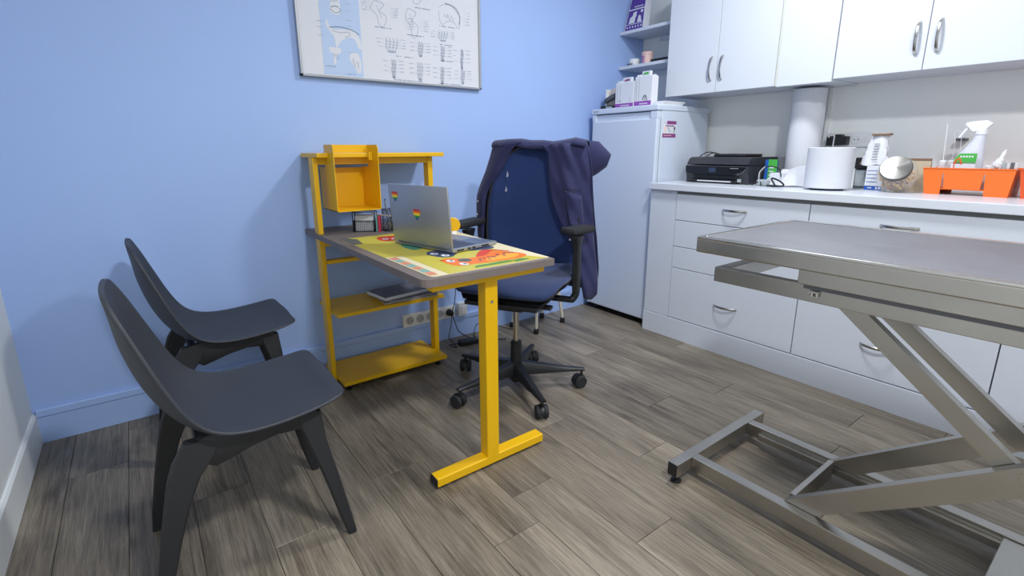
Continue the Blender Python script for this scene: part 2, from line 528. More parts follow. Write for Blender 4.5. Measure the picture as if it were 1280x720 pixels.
obj('panel', bx(XC+0.002, XC+0.02, -0.7665, -0.589, 0.128, 0.882, bev=0.001), 'laminate', t)
obj('side', bx(XC+0.02, XW-0.002, -0.607, -0.589, 0.1, 0.882), 'laminate', t)
o = obj('plinth', bx(XC-0.004, XC+0.014, -2.9, -0.588, 0.0, 0.1245, bev=0.001), 'laminate')
tag(origin_to(o, (XC, -1.7, 0)), 'long white plinth board along the floor under the base cabinets', 'plinth')
o = obj('worktop', bx(2.89, XW-0.001, -2.95, -0.587, 0.883, 0.92, bev=0.003), 'worktop')
tag(origin_to(o, (3.2, -1.7, 0.883)), 'long white worktop on top of the base cabinets', 'worktop')

# ------------------------------------------------------------------ wall cabinets
XU = 3.175
def wall_cab(y1, y0, zb, doors, label, handles, grp='white wall cabinets above the worktop'):
    t = thing('wall_cabinet', label, 'cabinet', (XU+0.16, (y0+y1)/2, zb), 0, grp)
    obj('body', bx(XU+0.019, XW-0.002, y0+0.0006, y1-0.0006, zb, 2.16, bev=0.0008, seg=1), 'laminate', t)
    e = [y1]+doors+[y0]
    for i in range(len(e)-1):
        d = obj('door', bx(XU, XU+0.018, e[i+1]+0.0016, e[i]-0.0016, zb-0.002, 2.158, bev=0.0012, seg=1), 'laminate', t)
        if handles and handles[i] is not None: handle(d, XU, handles[i], zb+0.127, 0.128, True)
    return t
wall_cab(-0.449, -1.121, 1.432, [-0.785], 'white two-door wall cabinet nearest the open corner shelves', [-0.752, -0.818])
t = thing('filler_panel', 'plain handleless white panel between the two wall cabinets, above the paper roll', 'panel', (XU+0.16, -1.26, 1.43))
obj('front', bx(XU-0.006, XU+0.018, -1.3935, -1.134, 1.424, 2.158, bev=0.0012, seg=1), 'laminate', t)
obj('edge_strip', bx(XU+0.002, XU+0.3, -1.133, -1.1225, 1.43, 2.158), 'edge', t)
obj('body', bx(XU+0.019, XW-0.002, -1.393, -1.134, 1.432, 2.158), 'laminate', t)
wall_cab(-1.395, -2.08, 1.438, [-1.737], 'white two-door wall cabinet at the right with long bow handles', [-1.704, -1.777])
wall_cab(-2.081, -2.78, 1.438, [-2.43], 'white wall cabinet beyond the right-hand door, at the picture edge', [-2.397, -2.47])
# open shelves
for z, lab in ((1.891, 'upper white open corner shelf carrying the purple pack'), (1.668, 'lower white open corner shelf carrying two small tubs')):
    t = thing('shelf', lab, 'shelf', (3.4, -0.2, z-0.02), 0, 'white corner shelves')
    obj('board', bx(3.25, XW-0.002, -0.446, 0.01, z-0.02, z, bev=0.002), 'laminate', t)
    obj('batten', bx(XW-0.02, XW-0.002, -0.44, -0.14, z-0.052, z-0.021, bev=0.001), 'laminate', t)

# ------------------------------------------------------------------ fridge
FX, FY1, FY0 = 2.95, -0.048, -0.572
t = thing('fridge', 'white undercounter-style fridge standing in the corner against the blue wall', 'fridge', (3.2, -0.31, 0))
t['label'] = 'tall white fridge standing in the corner between blue wall and worktop'
obj('body', bx(FX+0.045, XW-0.03, FY0, FY1, 0.035, 1.338, bev=0.004), 'fridge', t)
d = obj('door', bx(FX, FX+0.036, FY0, FY1, 0.04, 1.292, bev=0.008, seg=3), 'fridge', t)
bm = BM()
box(bm, FX+0.012, FX+0.036, FY0+0.05, FY1-0.03, 1.29, 1.33)
box(bm, FX, FX+0.04, FY0, FY0+0.052, 1.288, 1.333, bev=0.004)
box(bm, FX, FX+0.04, FY1-0.032, FY1, 1.288, 1.333, bev=0.004)
obj('handle', bm, 'fridge', d)
obj('door_seal', bx(FX+0.0355, FX+0.0455, FY0+0.004, FY1-0.004, 0.045, 1.335), 'grey_rubber', t)
obj('top', bx(FX-0.004, XW-0.02, FY0-0.004, FY1+0.004, 1.336, 1.37, bev=0.006, seg=3), 'fridge', t)
for fx in (FX+0.06, XW-0.09):
    for fy in (FY0+0.05, FY1-0.05):
        bm = BM(); lathe(bm, [(0.018, 0), (0.018, 0.03), (0.012, 0.04)], (fx, fy, 0), 10)
        obj('foot', bm, 'black', t)
bm = BM(); pl = Plane((FX-0.0045, FY1-0.012, 1.35), (0, -1, 0), (0, 0, 1))
for k, wd in enumerate((0.006, 0.004, 0.006, 0.005, 0.004)):
    pl.rect(bm, 0.004+k*0.009, 0, 0.004+k*0.009+wd, 0.006)
obj('badge', bm, 'greydark', t)
# sticker on the side of the fridge
bm = BM(); pl = Plane((3.006, FY0-0.0003, 1.182), (1, 0, 0), (0, 0, 1), 0.13, 0.096)
pl.rect(bm, 0, 0, 1, 0.96, 0.0003, 0)
pl.rect(bm, 0.0, 0.0, 1, 0.24, 0.0008, 1); pl.rect(bm, 0.3, 0.8, 1, 1.0, 0.0008, 1)
pl.rect(bm, 0.2, 0.7, 0.85, 0.74, 0.0008, 1)
for k in range(7): pl.rect(bm, 0.24+k*0.085, 0.66, 0.30+k*0.085, 0.72, 0.001, 1)
pl.line(bm, [(0.35, 0.6), (0.48, 0.52), (0.44, 0.44), (0.6, 0.36)], 0.003, 0.0008, 2)
pl.disc(bm, 0.88, 0.56, 0.07, 0.1, 0.0008, mi=2); pl.disc(bm, 0.86, 0.38, 0.06, 0.08, 0.0009, mi=3)
pl.disc(bm, 0.16, 0.5, 0.08, 0.16, 0.0008, mi=4)
for k in range(4): pl.rect(bm, 0.1+k*0.05, 0.86, 0.13+k*0.05, 0.9, 0.0008, 1)
for k in range(6): pl.rect(bm, 0.1+k*0.1, 0.1, 0.16+k*0.1, 0.15, 0.001, 4)
o = obj('sticker', bm, ['paper', 'magenta', 'greydark', 'mat_mint', 'salmon'])
tag(o, 'small plum and white sticker on the side of the fridge', 'sticker')

# ------------------------------------------------------------------ things on the fridge
t = thing('weighing_scale', 'beige box shape with a dark grey handpiece on the fridge, next to the blue wall', 'device', (3.05, -0.14, 1.37))
bm = BM(); box(bm, 3.0, 3.14, -0.205, -0.07, 1.37, 1.392, bev=0.003); obj('base', bm, 'black', t)
bm = BM(); box(bm, 3.04, 3.13, -0.085, -0.075, 1.392, 1.5); obj('side_panel', bm, 'white', t)
bm = BM()
prism(bm, [(-0.195, 1.392), (-0.088, 1.392), (-0.09, 1.48), (-0.115, 1.503), (-0.15, 1.508), (-0.18, 1.5), (-0.2, 1.48)], 3.06, 3.13, axes=('y', 'z', 'x'))
obj('housing', bm, 'beige', t)
bm = BM()
loft(bm, [rrect(0, 0, z, w, h, 0.7, 3) for z, w, h in ((0, 0.02, 0.02), (0.01, 0.034, 0.03), (0.07, 0.038, 0.034), (0.12, 0.026, 0.024), (0.125, 0.014, 0.014))])
bm.transform(Matrix.Translation((3.02, -0.09, 1.42)) @ Euler((math.radians(70), 0, 0)).to_matrix().to_4x4())
obj('handpiece', bm, 'greydark', t, smooth=True)
bm = BM(); box(bm, 2.998, 3.0, -0.17, -0.12, 1.376, 1.386); obj('label_plate', bm, 'grey_rubber', t)

def carton(y1, y0, x0, x1, h, label, accent, lean):
    t = thing('carton', label, 'box', ((x0+x1)/2, (y0+y1)/2, 1.37), 0, 'white cartons on the fridge')
    bm = BM()
    box(bm, x0, x1, y0, y1, 1.3705, 1.37+h, bev=0.001)
    n0 = (y1-y0)
    # stepped tops of the tall folded cards inside the carton
    for k, (a, b, up) in enumerate(((0.06, 0.3, 0.012), (0.32, 0.78, 0.03), (0.8, 0.97, 0.006))):
        box(bm, x0+0.006+0.008*k, x0+0.02+0.014*k, y1-b*n0, y1-a*n0, 1.37+h-0.004, 1.37+h+up, bev=0.001)
    obj('body', bm, 'paper', t)
    pl = Plane((x0-0.0003, y1, 1.37), (0, -1, 0), (0, 0, 1), n0, h)
    bm = BM(); pl.rect(bm, 0.0, 0.0, 1, 0.17); obj('purple_band', bm, 'violet', t)
    bm = BM()
    for k in range(7): pl.rect(bm, 0.32+k*0.07, 0.06, 0.37+k*0.07, 0.1, 0.001)
    obj('lettering', bm, 'paper', t)
    pl2 = Plane((x0+0.0135, y1, 1.37), (0, -1, 0), (0, 0, 1), n0, h)
    bm = BM(); pl2.poly(bm, [(0.38, 1.05), (0.7, 1.06), (0.68, 1.14), (0.42, 1.12)]); obj('coloured_tab', bm, accent, t)
    bm = BM()
    for k in range(2): pl.line(bm, [(0.1+k*0.16, 0.2), (0.1+k*0.16, 0.93)], 0.0012)
    if accent == 'green':
        obj('fold_lines', bm, 'greydark', t, kind='stuff'); bm = BM()
        pl.line(bm, [(0.5, 0.2), (0.53, 0.3), (0.62, 0.36), (0.71, 0.3), (0.74, 0.18)], 0.006)
        pl.line(bm, [(0.62, 0.32), (0.62, 0.18)], 0.003)
    else:
        pl.line(bm, [(0.2, 0.27), (0.32, 0.28)], 0.003); pl.line(bm, [(0.82, 0.25), (0.82, 0.4)], 0.002)
    obj('drawing', bm, 'greydark', t, kind='stuff')
    return t
carton(-0.21, -0.355, 2.985, 3.06, 0.15, 'white stepped carton with pink tab and purple foot on the fridge, left one', 'magenta', 0)
carton(-0.36, -0.487, 2.99, 3.05, 0.172, 'white stepped carton with green tab and black arch drawing on the fridge', 'green', 0)
t = thing('paper_stack', 'loose stack of white papers lying on the front corner of the fridge top', 'paper', (3.12, -0.5, 1.37))
for k in range(5):
    a = random.uniform(-0.25, 0.25)
    m = Matrix.Translation((3.09+0.008*k, -0.532, 1.3705+0.0045*k)) @ Matrix.Rotation(a*0.12, 4, 'Z')
    bm = BM(); box(bm, -0.1, 0.1, -0.035, 0.035, 0, 0.004, mx=m); obj('sheet', bm, 'paper', t)

# ------------------------------------------------------------------ things on the corner shelves
t = thing('pet_food_pack', 'purple and white upright pack with dog and cat silhouettes on the upper corner shelf', 'package', (3.33, -0.08, 1.891))
o_, u_, v_ = Vector((3.275, 0.0, 1.8915)), Vector((0.02, -1, 0)), Vector((0.16, 0, 1))
bm = BM()
w0, h0 = 0.165, 0.2
pl = Plane(o_, u_, v_, w0, h0)
front = [(0, 0), (1, 0.0), (0.94, 1.15), (0.2, 1.15)]
f1 = [pl.p(a, b, 0) for a, b in front]; f2 = [p+Vector((0.05, 0, 0)) for p in f1]
loft(bm, [f1, f2]); obj('body', bm, 'paper', t)
bm = BM()
pl.poly(bm, [(0.05, 0.02), (0.94, 0.02), (0.93, 0.2), (0.07, 0.2)], 0.0008)
pl.poly(bm, [(0.08, 0.22), (0.93, 0.22), (0.9, 0.66), (0.14, 0.66)], 0.0008)
pl.poly(bm, [(0.15, 0.7), (0.9, 0.7), (0.9, 1.12), (0.22, 1.12)], 0.0008)
obj('purple_print', bm, 'purple', t)
bm = BM()
pl.poly(bm, [(0.2, 0.24), (0.5, 0.24), (0.52, 0.42), (0.56, 0.46), (0.54, 0.5), (0.56, 0.6), (0.46, 0.6), (0.36, 0.56), (0.38, 0.5), (0.24, 0.42)], 0.0014)
pl.poly(bm, [(0.62, 0.24), (0.86, 0.24), (0.8, 0.34), (0.78, 0.46), (0.74, 0.42), (0.7, 0.48), (0.66, 0.44), (0.64, 0.34)], 0.0014)
pl.disc(bm, 0.8, 0.58, 0.06, 0.05, 0.0014)
for k in range(6): pl.disc(bm, 0.16+k*0.14, 0.12, 0.035, 0.035, 0.0014, 8)
for k in range(5): pl.rect(bm, 0.4+k*0.09, 0.74, 0.46+k*0.09, 0.78, 0.0014)
obj('white_print', bm, 'paper', t)
t = thing('tub', 'small white lidded tub on the lower corner shelf', 'tub', (3.33, -0.06, 1.668))
bm = BM(); lathe(bm, [(0.03, 0), (0.035, 0.006), (0.036, 0.03)], (3.33, -0.06, 1.668), 20); obj('body', bm, 'white', t, smooth=True)
bm = BM(); lathe(bm, [(0.038, 0.03), (0.038, 0.045), (0.034, 0.05)], (3.33, -0.06, 1.668), 20); obj('lid', bm, 'white', t, smooth=True)
bm = BM()
for k in range(5): box(bm, 3.291, 3.2935, -0.075+k*0.009, -0.07+k*0.009, 1.68, 1.688)
obj('lettering', bm, 'greydark', t)
t = thing('jar', 'pale pink jar with violet print on the lower corner shelf', 'jar', (3.33, -0.17, 1.668))
bm = BM(); lathe(bm, [(0.032, 0), (0.036, 0.004), (0.036, 0.062)], (3.33, -0.17, 1.668), 20); obj('body', bm, 'pink', t, smooth=True)
bm = BM(); lathe(bm, [(0.038, 0.062), (0.038, 0.078), (0.036, 0.08)], (3.33, -0.17, 1.668), 20); obj('lid', bm, 'pink', t, smooth=True)
bm = BM()
for k in range(4): box(bm, 3.292, 3.3035, -0.175, -0.16+k*0.004, 1.676+k*0.013, 1.681+k*0.013)
obj('lettering', bm, 'violet', t)
t = thing('tray', 'shallow black tray at the end of the lower corner shelf', 'tray', (3.36, -0.28, 1.668))
bm = BM()
box(bm, 3.31, 3.42, -0.36, -0.215, 1.668, 1.673)
for a in ((3.31, 3.315, -0.36, -0.215), (3.415, 3.42, -0.36, -0.215), (3.31, 3.42, -0.36, -0.355), (3.31, 3.42, -0.22, -0.215)):
    box(bm, *a, 1.673, 1.695)
obj('body', bm, 'black', t)

# ------------------------------------------------------------------ poster
PX0, PX1, PZ0, PZ1 = 1.108, 2.085, 1.444, 2.1
t = thing('poster', 'white framed veterinary anatomy poster with pale blue strip on the blue wall', 'poster', ((PX0+PX1)/2, 0.012, PZ0))
bm = BM(); box(bm, PX0+0.008, PX1-0.008, -0.006, 0.0115, PZ0+0.008, PZ1-0.008); obj('paper', bm, 'paper', t)
bm = BM()
box(bm, PX0, PX1, -0.016, 0.0115, PZ0, PZ0+0.01, bev=0.001); box(bm, PX0, PX1, -0.016, 0.0115, PZ1-0.01, PZ1, bev=0.001)
box(bm, PX0, PX0+0.01, -0.016, 0.0115, PZ0, PZ1, bev=0.001); box(bm, PX1-0.01, PX1, -0.016, 0.0115, PZ0, PZ1, bev=0.001)
obj('frame', bm, 'alu', t)
PH = 0.5
pl = Plane((PX0, -0.0062, PZ0), (1, 0, 0), (0, 0, 1), PX1-PX0, PH)
bm = BM(); pl.rect(bm, 0.11, 0.03, 0.302, 1.26); obj('blue_strip', bm, 'lblue', t)
bm = BM(); pl.rect(bm, 0.72, 0.93, 0.93, 1.26); obj('salmon_strip', bm, 'salmon', t)
# white skeleton silhouettes on the blue strip
bm = BM()
pl.o += Vector((-0.04*pl.w, 0, 0))
dog = [(0.18, 0.52), (0.19, 0.46), (0.21, 0.43), (0.26, 0.44), (0.31, 0.43), (0.335, 0.37), (0.34, 0.28), (0.325, 0.29), (0.31, 0.36), (0.28, 0.37), (0.24, 0.33), (0.225, 0.28), (0.215, 0.28), (0.21, 0.36), (0.195, 0.4), (0.175, 0.46)]
def smooth2(pts, n=3):
    return [(p.x, p.y) for p in spline([(a, b, 0) for a, b in pts+pts[:1]], n)][:-1]
pl.poly(bm, smooth2(dog), 0.0009)
pl.poly(bm, smooth2([(0.2, 0.98), (0.24, 0.98), (0.245, 0.7), (0.25, 0.62), (0.24, 0.56), (0.21, 0.56), (0.2, 0.6), (0.205, 0.7)]), 0.0009)
pl.poly(bm, smooth2([(0.18, 0.27), (0.235, 0.27), (0.235, 0.23), (0.215, 0.2), (0.21, 0.13), (0.2, 0.13), (0.2, 0.21), (0.185, 0.23)]), 0.0009)
pl.poly(bm, smooth2([(0.28, 0.23), (0.32, 0.24), (0.335, 0.15), (0.33, 0.07), (0.315, 0.06), (0.3, 0.11), (0.28, 0.17)]), 0.0009)
obj('white_figures', bm, 'paper', t)
pl.o += Vector((0.04*pl.w, 0, 0))
# line drawings and captions
bm = BM()
def cap(x, y, w=0.07, mi=0, s=0.0022):
    n = int(w/0.006)
    for k in range(n):
        if random.random() < 0.85: pl.rect(bm, x+k*0.006, y-0.0016*k*0.0, x+k*0.006+0.0045, y+0.0065, 0.0012, mi)
def scribble(cx, cy, w, h, n, wd=0.0011, mi=0):
    p = [(cx-w/2+w*k/n+random.uniform(-0.006, 0.006), cy+h/2*math.sin(k*2.1)*random.uniform(0.3, 1)) for k in range(n+1)]
    pl.line(bm, smooth2(p)[:-2], wd, 0.0012, mi)
def limb(x, y, h, wd=0.018):
    pts = [(x, y), (x+wd, y-h*0.12), (x+wd*0.5, y-h*0.4), (x+wd*1.2, y-h*0.62), (x+wd*0.9, y-h), (x+wd*0.4, y-h), (x+wd*0.2, y-h*0.6), (x-wd*0.4, y-h*0.35)]
    pl.line(bm, smooth2(pts)+[pts[0]], 0.0012, 0.0012)
    pl.line(bm, [(x+wd*0.2, y-h*0.2), (x+wd*0.7, y-h*0.7)], 0.001, 0.0012)
def leaders(x, y, h, n, side, ln=0.03):
    for k in range(n):
        yy = y-h*k/n
        pl.line(bm, [(x, yy), (x+side*ln, yy+0.004)], 0.0006, 0.0012, 1)
        cap(x+side*ln+(0 if side > 0 else -0.025), yy, 0.025, 1)
def hand(x, y, h, w):
    for k in range(4):
        xx = x+w*k/3
        pl.line(bm, smooth2([(xx, y), (xx+0.003, y-h*0.3), (xx-0.002, y-h*0.6), (x+w/2+(xx-x-w/2)*0.5, y-h)])[:-2], 0.0016, 0.0012)
    for k in range(3): pl.line(bm, [(x-0.004, y-h*(0.25+0.2*k)), (x+w+0.004, y-h*(0.28+0.2*k))], 0.001, 0.0012)
    pl.disc(bm, x+w/2, y-h*0.98, w*0.4, h*0.08, 0.0012, 8, 1)
pl.o += Vector((-0.04*pl.w, 0, 0))
pl.line(bm, smooth2([(0.19, 0.44), (0.24, 0.455), (0.3, 0.44), (0.33, 0.4)])[:-3], 0.004, 0.0014)
pl.line(bm, smooth2([(0.2, 0.42), (0.24, 0.405), (0.28, 0.42), (0.285, 0.39), (0.25, 0.37)])[:-3], 0.0018, 0.0014)
for k in range(8): pl.line(bm, [(0.205, 0.62+k*0.045), (0.24, 0.63+k*0.045)], 0.0018, 0.0014)
pl.line(bm, smooth2([(0.2, 0.6), (0.225, 0.57), (0.25, 0.6), (0.225, 0.63)]), 0.0025, 0.0014)
scribble(0.21, 0.2, 0.02, 0.1, 6); scribble(0.31, 0.14, 0.03, 0.14, 7)
for y in (0.36, 0.48, 0.43, 0.7): leaders(0.17, y, 0.02, 1, -1, 0.01)
for y in (0.73, 0.66, 0.6, 0.52, 0.47, 0.24): leaders(0.25, y, 0.02, 1, 1, 0.025)
pl.o += Vector((0.04*pl.w, 0, 0))
cap(0.12, 0.1, 0.05); cap(0.22, 0.045, 0.045)
for x, y, w in ((0.375, 0.79, 0.1), (0.375, 0.5, 0.09), (0.55, 0.47, 0.1), (0.6, 0.735, 0.09), (0.74, 0.6, 0.1), (0.74, 0.42, 0.08), (0.48, 0.255, 0.1), (0.74, 0.26, 0.08), (0.46, 0.03, 0.17), (0.73, 0.03, 0.14)): cap(x, y, w)
limb(0.38, 0.74, 0.22, 0.05); limb(0.56, 0.72, 0.26, 0.045); limb(0.385, 0.97, 0.12, 0.04); limb(0.57, 0.98, 0.2, 0.06)
pl.line(bm, smooth2([(0.74, 0.78), (0.78, 0.82), (0.85, 0.8), (0.87, 0.7), (0.86, 0.6), (0.83, 0.66), (0.79, 0.66), (0.76, 0.62), (0.74, 0.68)]), 0.0012, 0.0012)
pl.line(bm, smooth2([(0.78, 0.83), (0.83, 0.81), (0.87, 0.72), (0.85, 0.64)])[:-3], 0.0035, 0.0012)
scribble(0.8, 0.7, 0.06, 0.07, 9)
for x, y, h, w in ((0.43, 0.42, 0.13, 0.06), (0.61, 0.42, 0.14, 0.025), (0.735, 0.56, 0.1, 0.05), (0.745, 0.41, 0.15, 0.02), (0.87, 0.4, 0.2, 0.014), (0.455, 0.22, 0.17, 0.02), (0.6, 0.22, 0.17, 0.028), (0.74, 0.2, 0.17, 0.018), (0.87, 0.19, 0.14, 0.02)):
    hand(x, y, h, w); leaders(x+w+0.006, y-0.01, h*0.8, 4, 1, 0.018); leaders(x-0.008, y-0.02, h*0.8, 3, -1, 0.014)
for x, y, h in ((0.46, 0.69, 0.1), (0.63, 0.62, 0.12), (0.89, 0.77, 0.15), (0.36, 0.72, 0.1), (0.54, 0.62, 0.12)): leaders(x, y, h, 5, 1 if x > 0.4 else -1, 0.02)
obj('line_drawings', bm, ['ink', 'ink2'], t, kind='stuff')

# ------------------------------------------------------------------ sockets on the back wall
t = thing('socket_strip', 'long white multi-socket plate low on the blue wall behind the shelves', 'socket', (1.7, 0.012, 0.17))
obj('plate', bx(1.535, 1.872, -0.012, 0.0115, 0.136, 0.21, bev=0.004), 'white', t)
for k in range(5):
    x = 1.575+k*0.063
    bm = BM(); rot = Matrix.Translation((x, -0.012, 0.173)) @ Matrix.Rotation(PI/2, 4, 'X')
    lathe(bm, [(0.0235, 0), (0.0235, 0.003), (0.0205, 0.003), (0.0195, 0.0005)], n=20, mx=rot)
    s = obj('socket', bm, 'socket_grey', t)
    bm = BM()
    for dx in (-0.0095, 0.0095): lathe(bm, [(0.0025, 0), (0.0025, 0.0008)], n=8, mx=Matrix.Translation((x+dx, -0.0126, 0.171)) @ Matrix.Rotation(PI/2, 4, 'X'))
    obj('pin_hole', bm, 'black', s)
t = thing('light_switch', 'square white switch box beside the socket strip on the blue wall', 'switch', (1.92, 0.012, 0.17))
obj('box', bx(1.888, 1.948, -0.03, 0.0115, 0.137, 0.218, bev=0.004), 'white', t)
obj('rocker', bx(1.9, 1.936, -0.037, -0.029, 0.15, 0.196, bev=0.003), 'white', t)
# plug, cables, adapter
t = thing('power_adapter', 'black laptop power adapter with cables on the floor by the blue wall', 'adapter', (1.88, -0.13, 0))
m = Matrix.Translation((1.88, -0.14, 0)) @ Matrix.Rotation(math.radians(-10), 4, 'Z')
bm = BM(); box(bm, -0.058, 0.058, -0.024, 0.024, 0.0, 0.028, bev=0.004, mx=m); obj('brick', bm, 'black', t)
bm = BM()
rot = Matrix.Translation((1.827, -0.013, 0.173)) @ Matrix.Rotation(PI/2, 4, 'X')
lathe(bm, [(0.019, 0), (0.02, 0.02), (0.014, 0.036), (0.006, 0.04)], n=16, mx=rot); obj('plug', bm, 'black', t, smooth=True)
bm = BM()
tube(bm, spline([(1.827, -0.053, 0.172), (1.84, -0.06, 0.12), (1.86, -0.07, 0.06), (1.9, -0.1, 0.03), (1.915, -0.13, 0.02)]), 0.0028, 6)
tube(bm, spline([(1.827, -0.05, 0.165), (1.81, -0.06, 0.1), (1.79, -0.07, 0.04), (1.8, -0.1, 0.01), (1.79, -0.16, 0.005), (1.775, -0.1, 0.006), (1.825, -0.13, 0.012)]), 0.0026, 6)
tube(bm, spline([(1.92, -0.14, 0.02), (1.95, -0.1, 0.06), (2.0, -0.06, 0.075), (2.08, -0.06, 0.06), (2.2, -0.08, 0.01), (2.24, -0.16, 0.004), (2.15, -0.24, 0.004)]), 0.0026, 6)
tube(bm, spline([(1.93, -0.15, 0.014), (2.0, -0.17, 0.008), (2.1, -0.22, 0.004)]), 0.0026, 6)
tube(bm, spline([(1.827, -0.05, 0.176), (1.83, -0.09, 0.3), (1.75, -0.22, 0.52), (1.6, -0.38, 0.662)]), 0.0024, 6)
obj('cable', bm, 'wire', t, smooth=True)

# ------------------------------------------------------------------ desk with shelving frame
DX0, DX1, DYF, DZ = 1.063, 1.567, -1.228, 0.745
t = desk = thing('desk', 'yellow metal desk with brown top joined to a yellow shelf frame against the blue wall', 'desk', (1.3, -0.6, 0))
def rounded(x0, x1, y0, y1, r, corners):
    pts = []
    for (cx_, cy_, a0, on) in ((x1, y1, 0, corners[0]), (x0, y1, 90, corners[1]), (x0, y0, 180, corners[2]), (x1, y0, 270, corners[3])):
        if not on: pts.append((cx_, cy_)); continue
        ax = cx_-r if cx_ == x1 else cx_+r; ay = cy_-r if cy_ == y1 else cy_+r
        for k in range(5):
            a = math.radians(a0+90*k/4); pts.append((ax+r*math.cos(a), ay+r*math.sin(a)))
    return pts
bm = BM()
tp = [((x+0.055*(y-DYF)/1.23) if x > 1.5 else x, y) for x, y in rounded(DX0, DX1, DYF, 0.005, 0.03, (0, 0, 1, 0))]
prism(bm, tp, DZ-0.024, DZ)
obj('tabletop', bm, 'desk_top', t)
# leg, foot, rails
PLX0, PLX1, PLY0, PLY1 = 1.307, 1.357, -1.182, -1.135
l = obj('leg', bx(PLX0, PLX1, PLY0, PLY1, 0.035, DZ-0.024, bev=0.003), 'yellow', t)
bm = BM()
for z in (0.715-0.012, 0.62):
    lathe(bm, [(0.0055, 0), (0.0055, 0.002), (0.003, 0.002), (0.002, 0.0008)], n=12, mx=Matrix.Translation(((PLX0+PLX1)/2, PLY0, z)) @ Matrix.Rotation(PI/2, 4, 'X'))
obj('bolt', bm, 'chrome', l)
f = obj('foot', bx(1.103, 1.563, -1.182, -1.135, 0.009, 0.04, bev=0.003), 'yellow', t)
obj('end_cap', bx(1.0985, 1.1045, -1.181, -1.136, 0.010, 0.039, bev=0.001), 'black', f)
obj('end_cap', bx(1.5615, 1.566, -1.181, -1.136, 0.010, 0.039, bev=0.001), 'yellow', f)
for x in (1.15, 1.52):
    bm = BM(); lathe(bm, [(0.016, 0), (0.016, 0.008), (0.01, 0.009)], (x, -1.158, 0), 14); obj('glide', bm, 'chrome', f)
obj('cross_rail', bx(1.103, 1.545, -1.200, -1.165, 0.697, DZ-0.024, bev=0.002), 'yellow', t)
obj('long_rail', bx(1.315, 1.35, -1.135, -0.2, 0.67, 0.705, bev=0.002), 'yellow', t)
obj('rear_rail', bx(1.09, 1.632, -0.2, -0.165, 0.685, 0.72, bev=0.002), 'yellow', t)
obj('cable_box', bx(1.40, 1.50, -0.55, -0.42, 0.675, 0.7205, bev=0.003), 'black', t)
SP = {'lx0': 1.068, 'lx1': 1.09, 'rx0': 1.63, 'rx1': 1.656}
obj('post', bx(SP['lx0'], SP['lx1'], -0.2, -0.14, 0.012, 1.082, bev=0.002), 'yellow', t)
obj('post', bx(SP['rx0'], SP['rx1'], -0.2, -0.15, 0.012, 1.082, bev=0.002), 'yellow', t)
obj('top_rail', bx(SP['lx1'], SP['rx0'], -0.195, -0.165, 1.052, 1.083, bev=0.002), 'yellow', t)
obj('shelf', bx(1.075, 1.695, -0.25, 0.004, 1.083, 1.102, bev=0.002), 'yellow', t)
obj('middle_rail', bx(1.0905, 1.629, -0.205, -0.165, 0.603, 0.62, bev=0.002), 'yellow', t)
bm = BM()
prism(bm, [(1.0905, -0.3), (1.64, -0.3), (1.64, -0.201), (1.629, -0.201), (1.629, -0.02), (1.0905, -0.02)], 0.368, 0.384)
obj('shelf', bm, 'yellow', t)
bm = BM()
prism(bm, [(1.09, -0.31), (1.64, -0.31), (1.64, -0.201), (1.629, -0.201), (1.629, -0.03), (1.09, -0.03)], 0.032, 0.05)
obj('shelf', bm, 'yellow', t)
for x, y in ((1.12, -0.28), (1.60, -0.28), (1.12, -0.06), (1.60, -0.06)):
    bm = BM(); lathe(bm, [(0.014, 0), (0.014, 0.006), (0.005, 0.008), (0.005, 0.033)], (x, y, 0), 12); obj('glide', bm, 'black', t)

# hanging box
BX0, BX1, BF, BB, BZ0, BZ1 = 1.122, 1.322, -0.322, -0.115, 0.852, 1.138
t = thing('hanging_box', 'yellow open metal box hooked over the top shelf of the desk frame', 'box', (1.22, -0.2, BZ0))
for x in (BX0, BX1):
    bm = BM()
    xa, xb = (x, x+0.003) if x == BX0 else (x-0.003, x)
    # side cheek with a slot that takes the shelf
    poly = [(BB, BZ0), (BF, BZ0), (BF, BZ1-0.014), (BF+0.012, BZ1), (BF+0.09, BZ1), (BF+0.09, 1.1035), (BF+0.0705, 1.1035), (BF+0.0705, 1.0815), (BB, 1.0815)]
    poly = [(BB, BZ0), (BF, BZ0), (BF, BZ1-0.014), (BF+0.012, BZ1), (-0.20, BZ1), (-0.20, 1.1032), (-0.2515, 1.1032), (-0.2515, 1.0818), (-0.2015, 1.0818), (-0.2015, 1.04), (BB, 1.04)]
    prism(bm, poly, xa, xb, axes=('y', 'z', 'x'))
    obj('side', bm, 'yellow', t)
obj('bottom', bx(BX0, BX1, BF, BB, BZ0, BZ0+0.003), 'yellow', t)
obj('back', bx(BX0, BX1, BB-0.003, BB, BZ0, 1.035), 'yellow', t)
obj('top_strip', bx(BX0, BX1, -0.203, -0.2, 1.1032, BZ1), 'yellow', t)
bm = BM(); box(bm, BX1-0.022, BX1-0.004, -0.262, -0.2525, 1.07, 1.108); box(bm, BX0+0.004, BX0+0.012, -0.262, -0.2525, 1.08, 1.108)
obj('hook', bm, 'yellow', t)

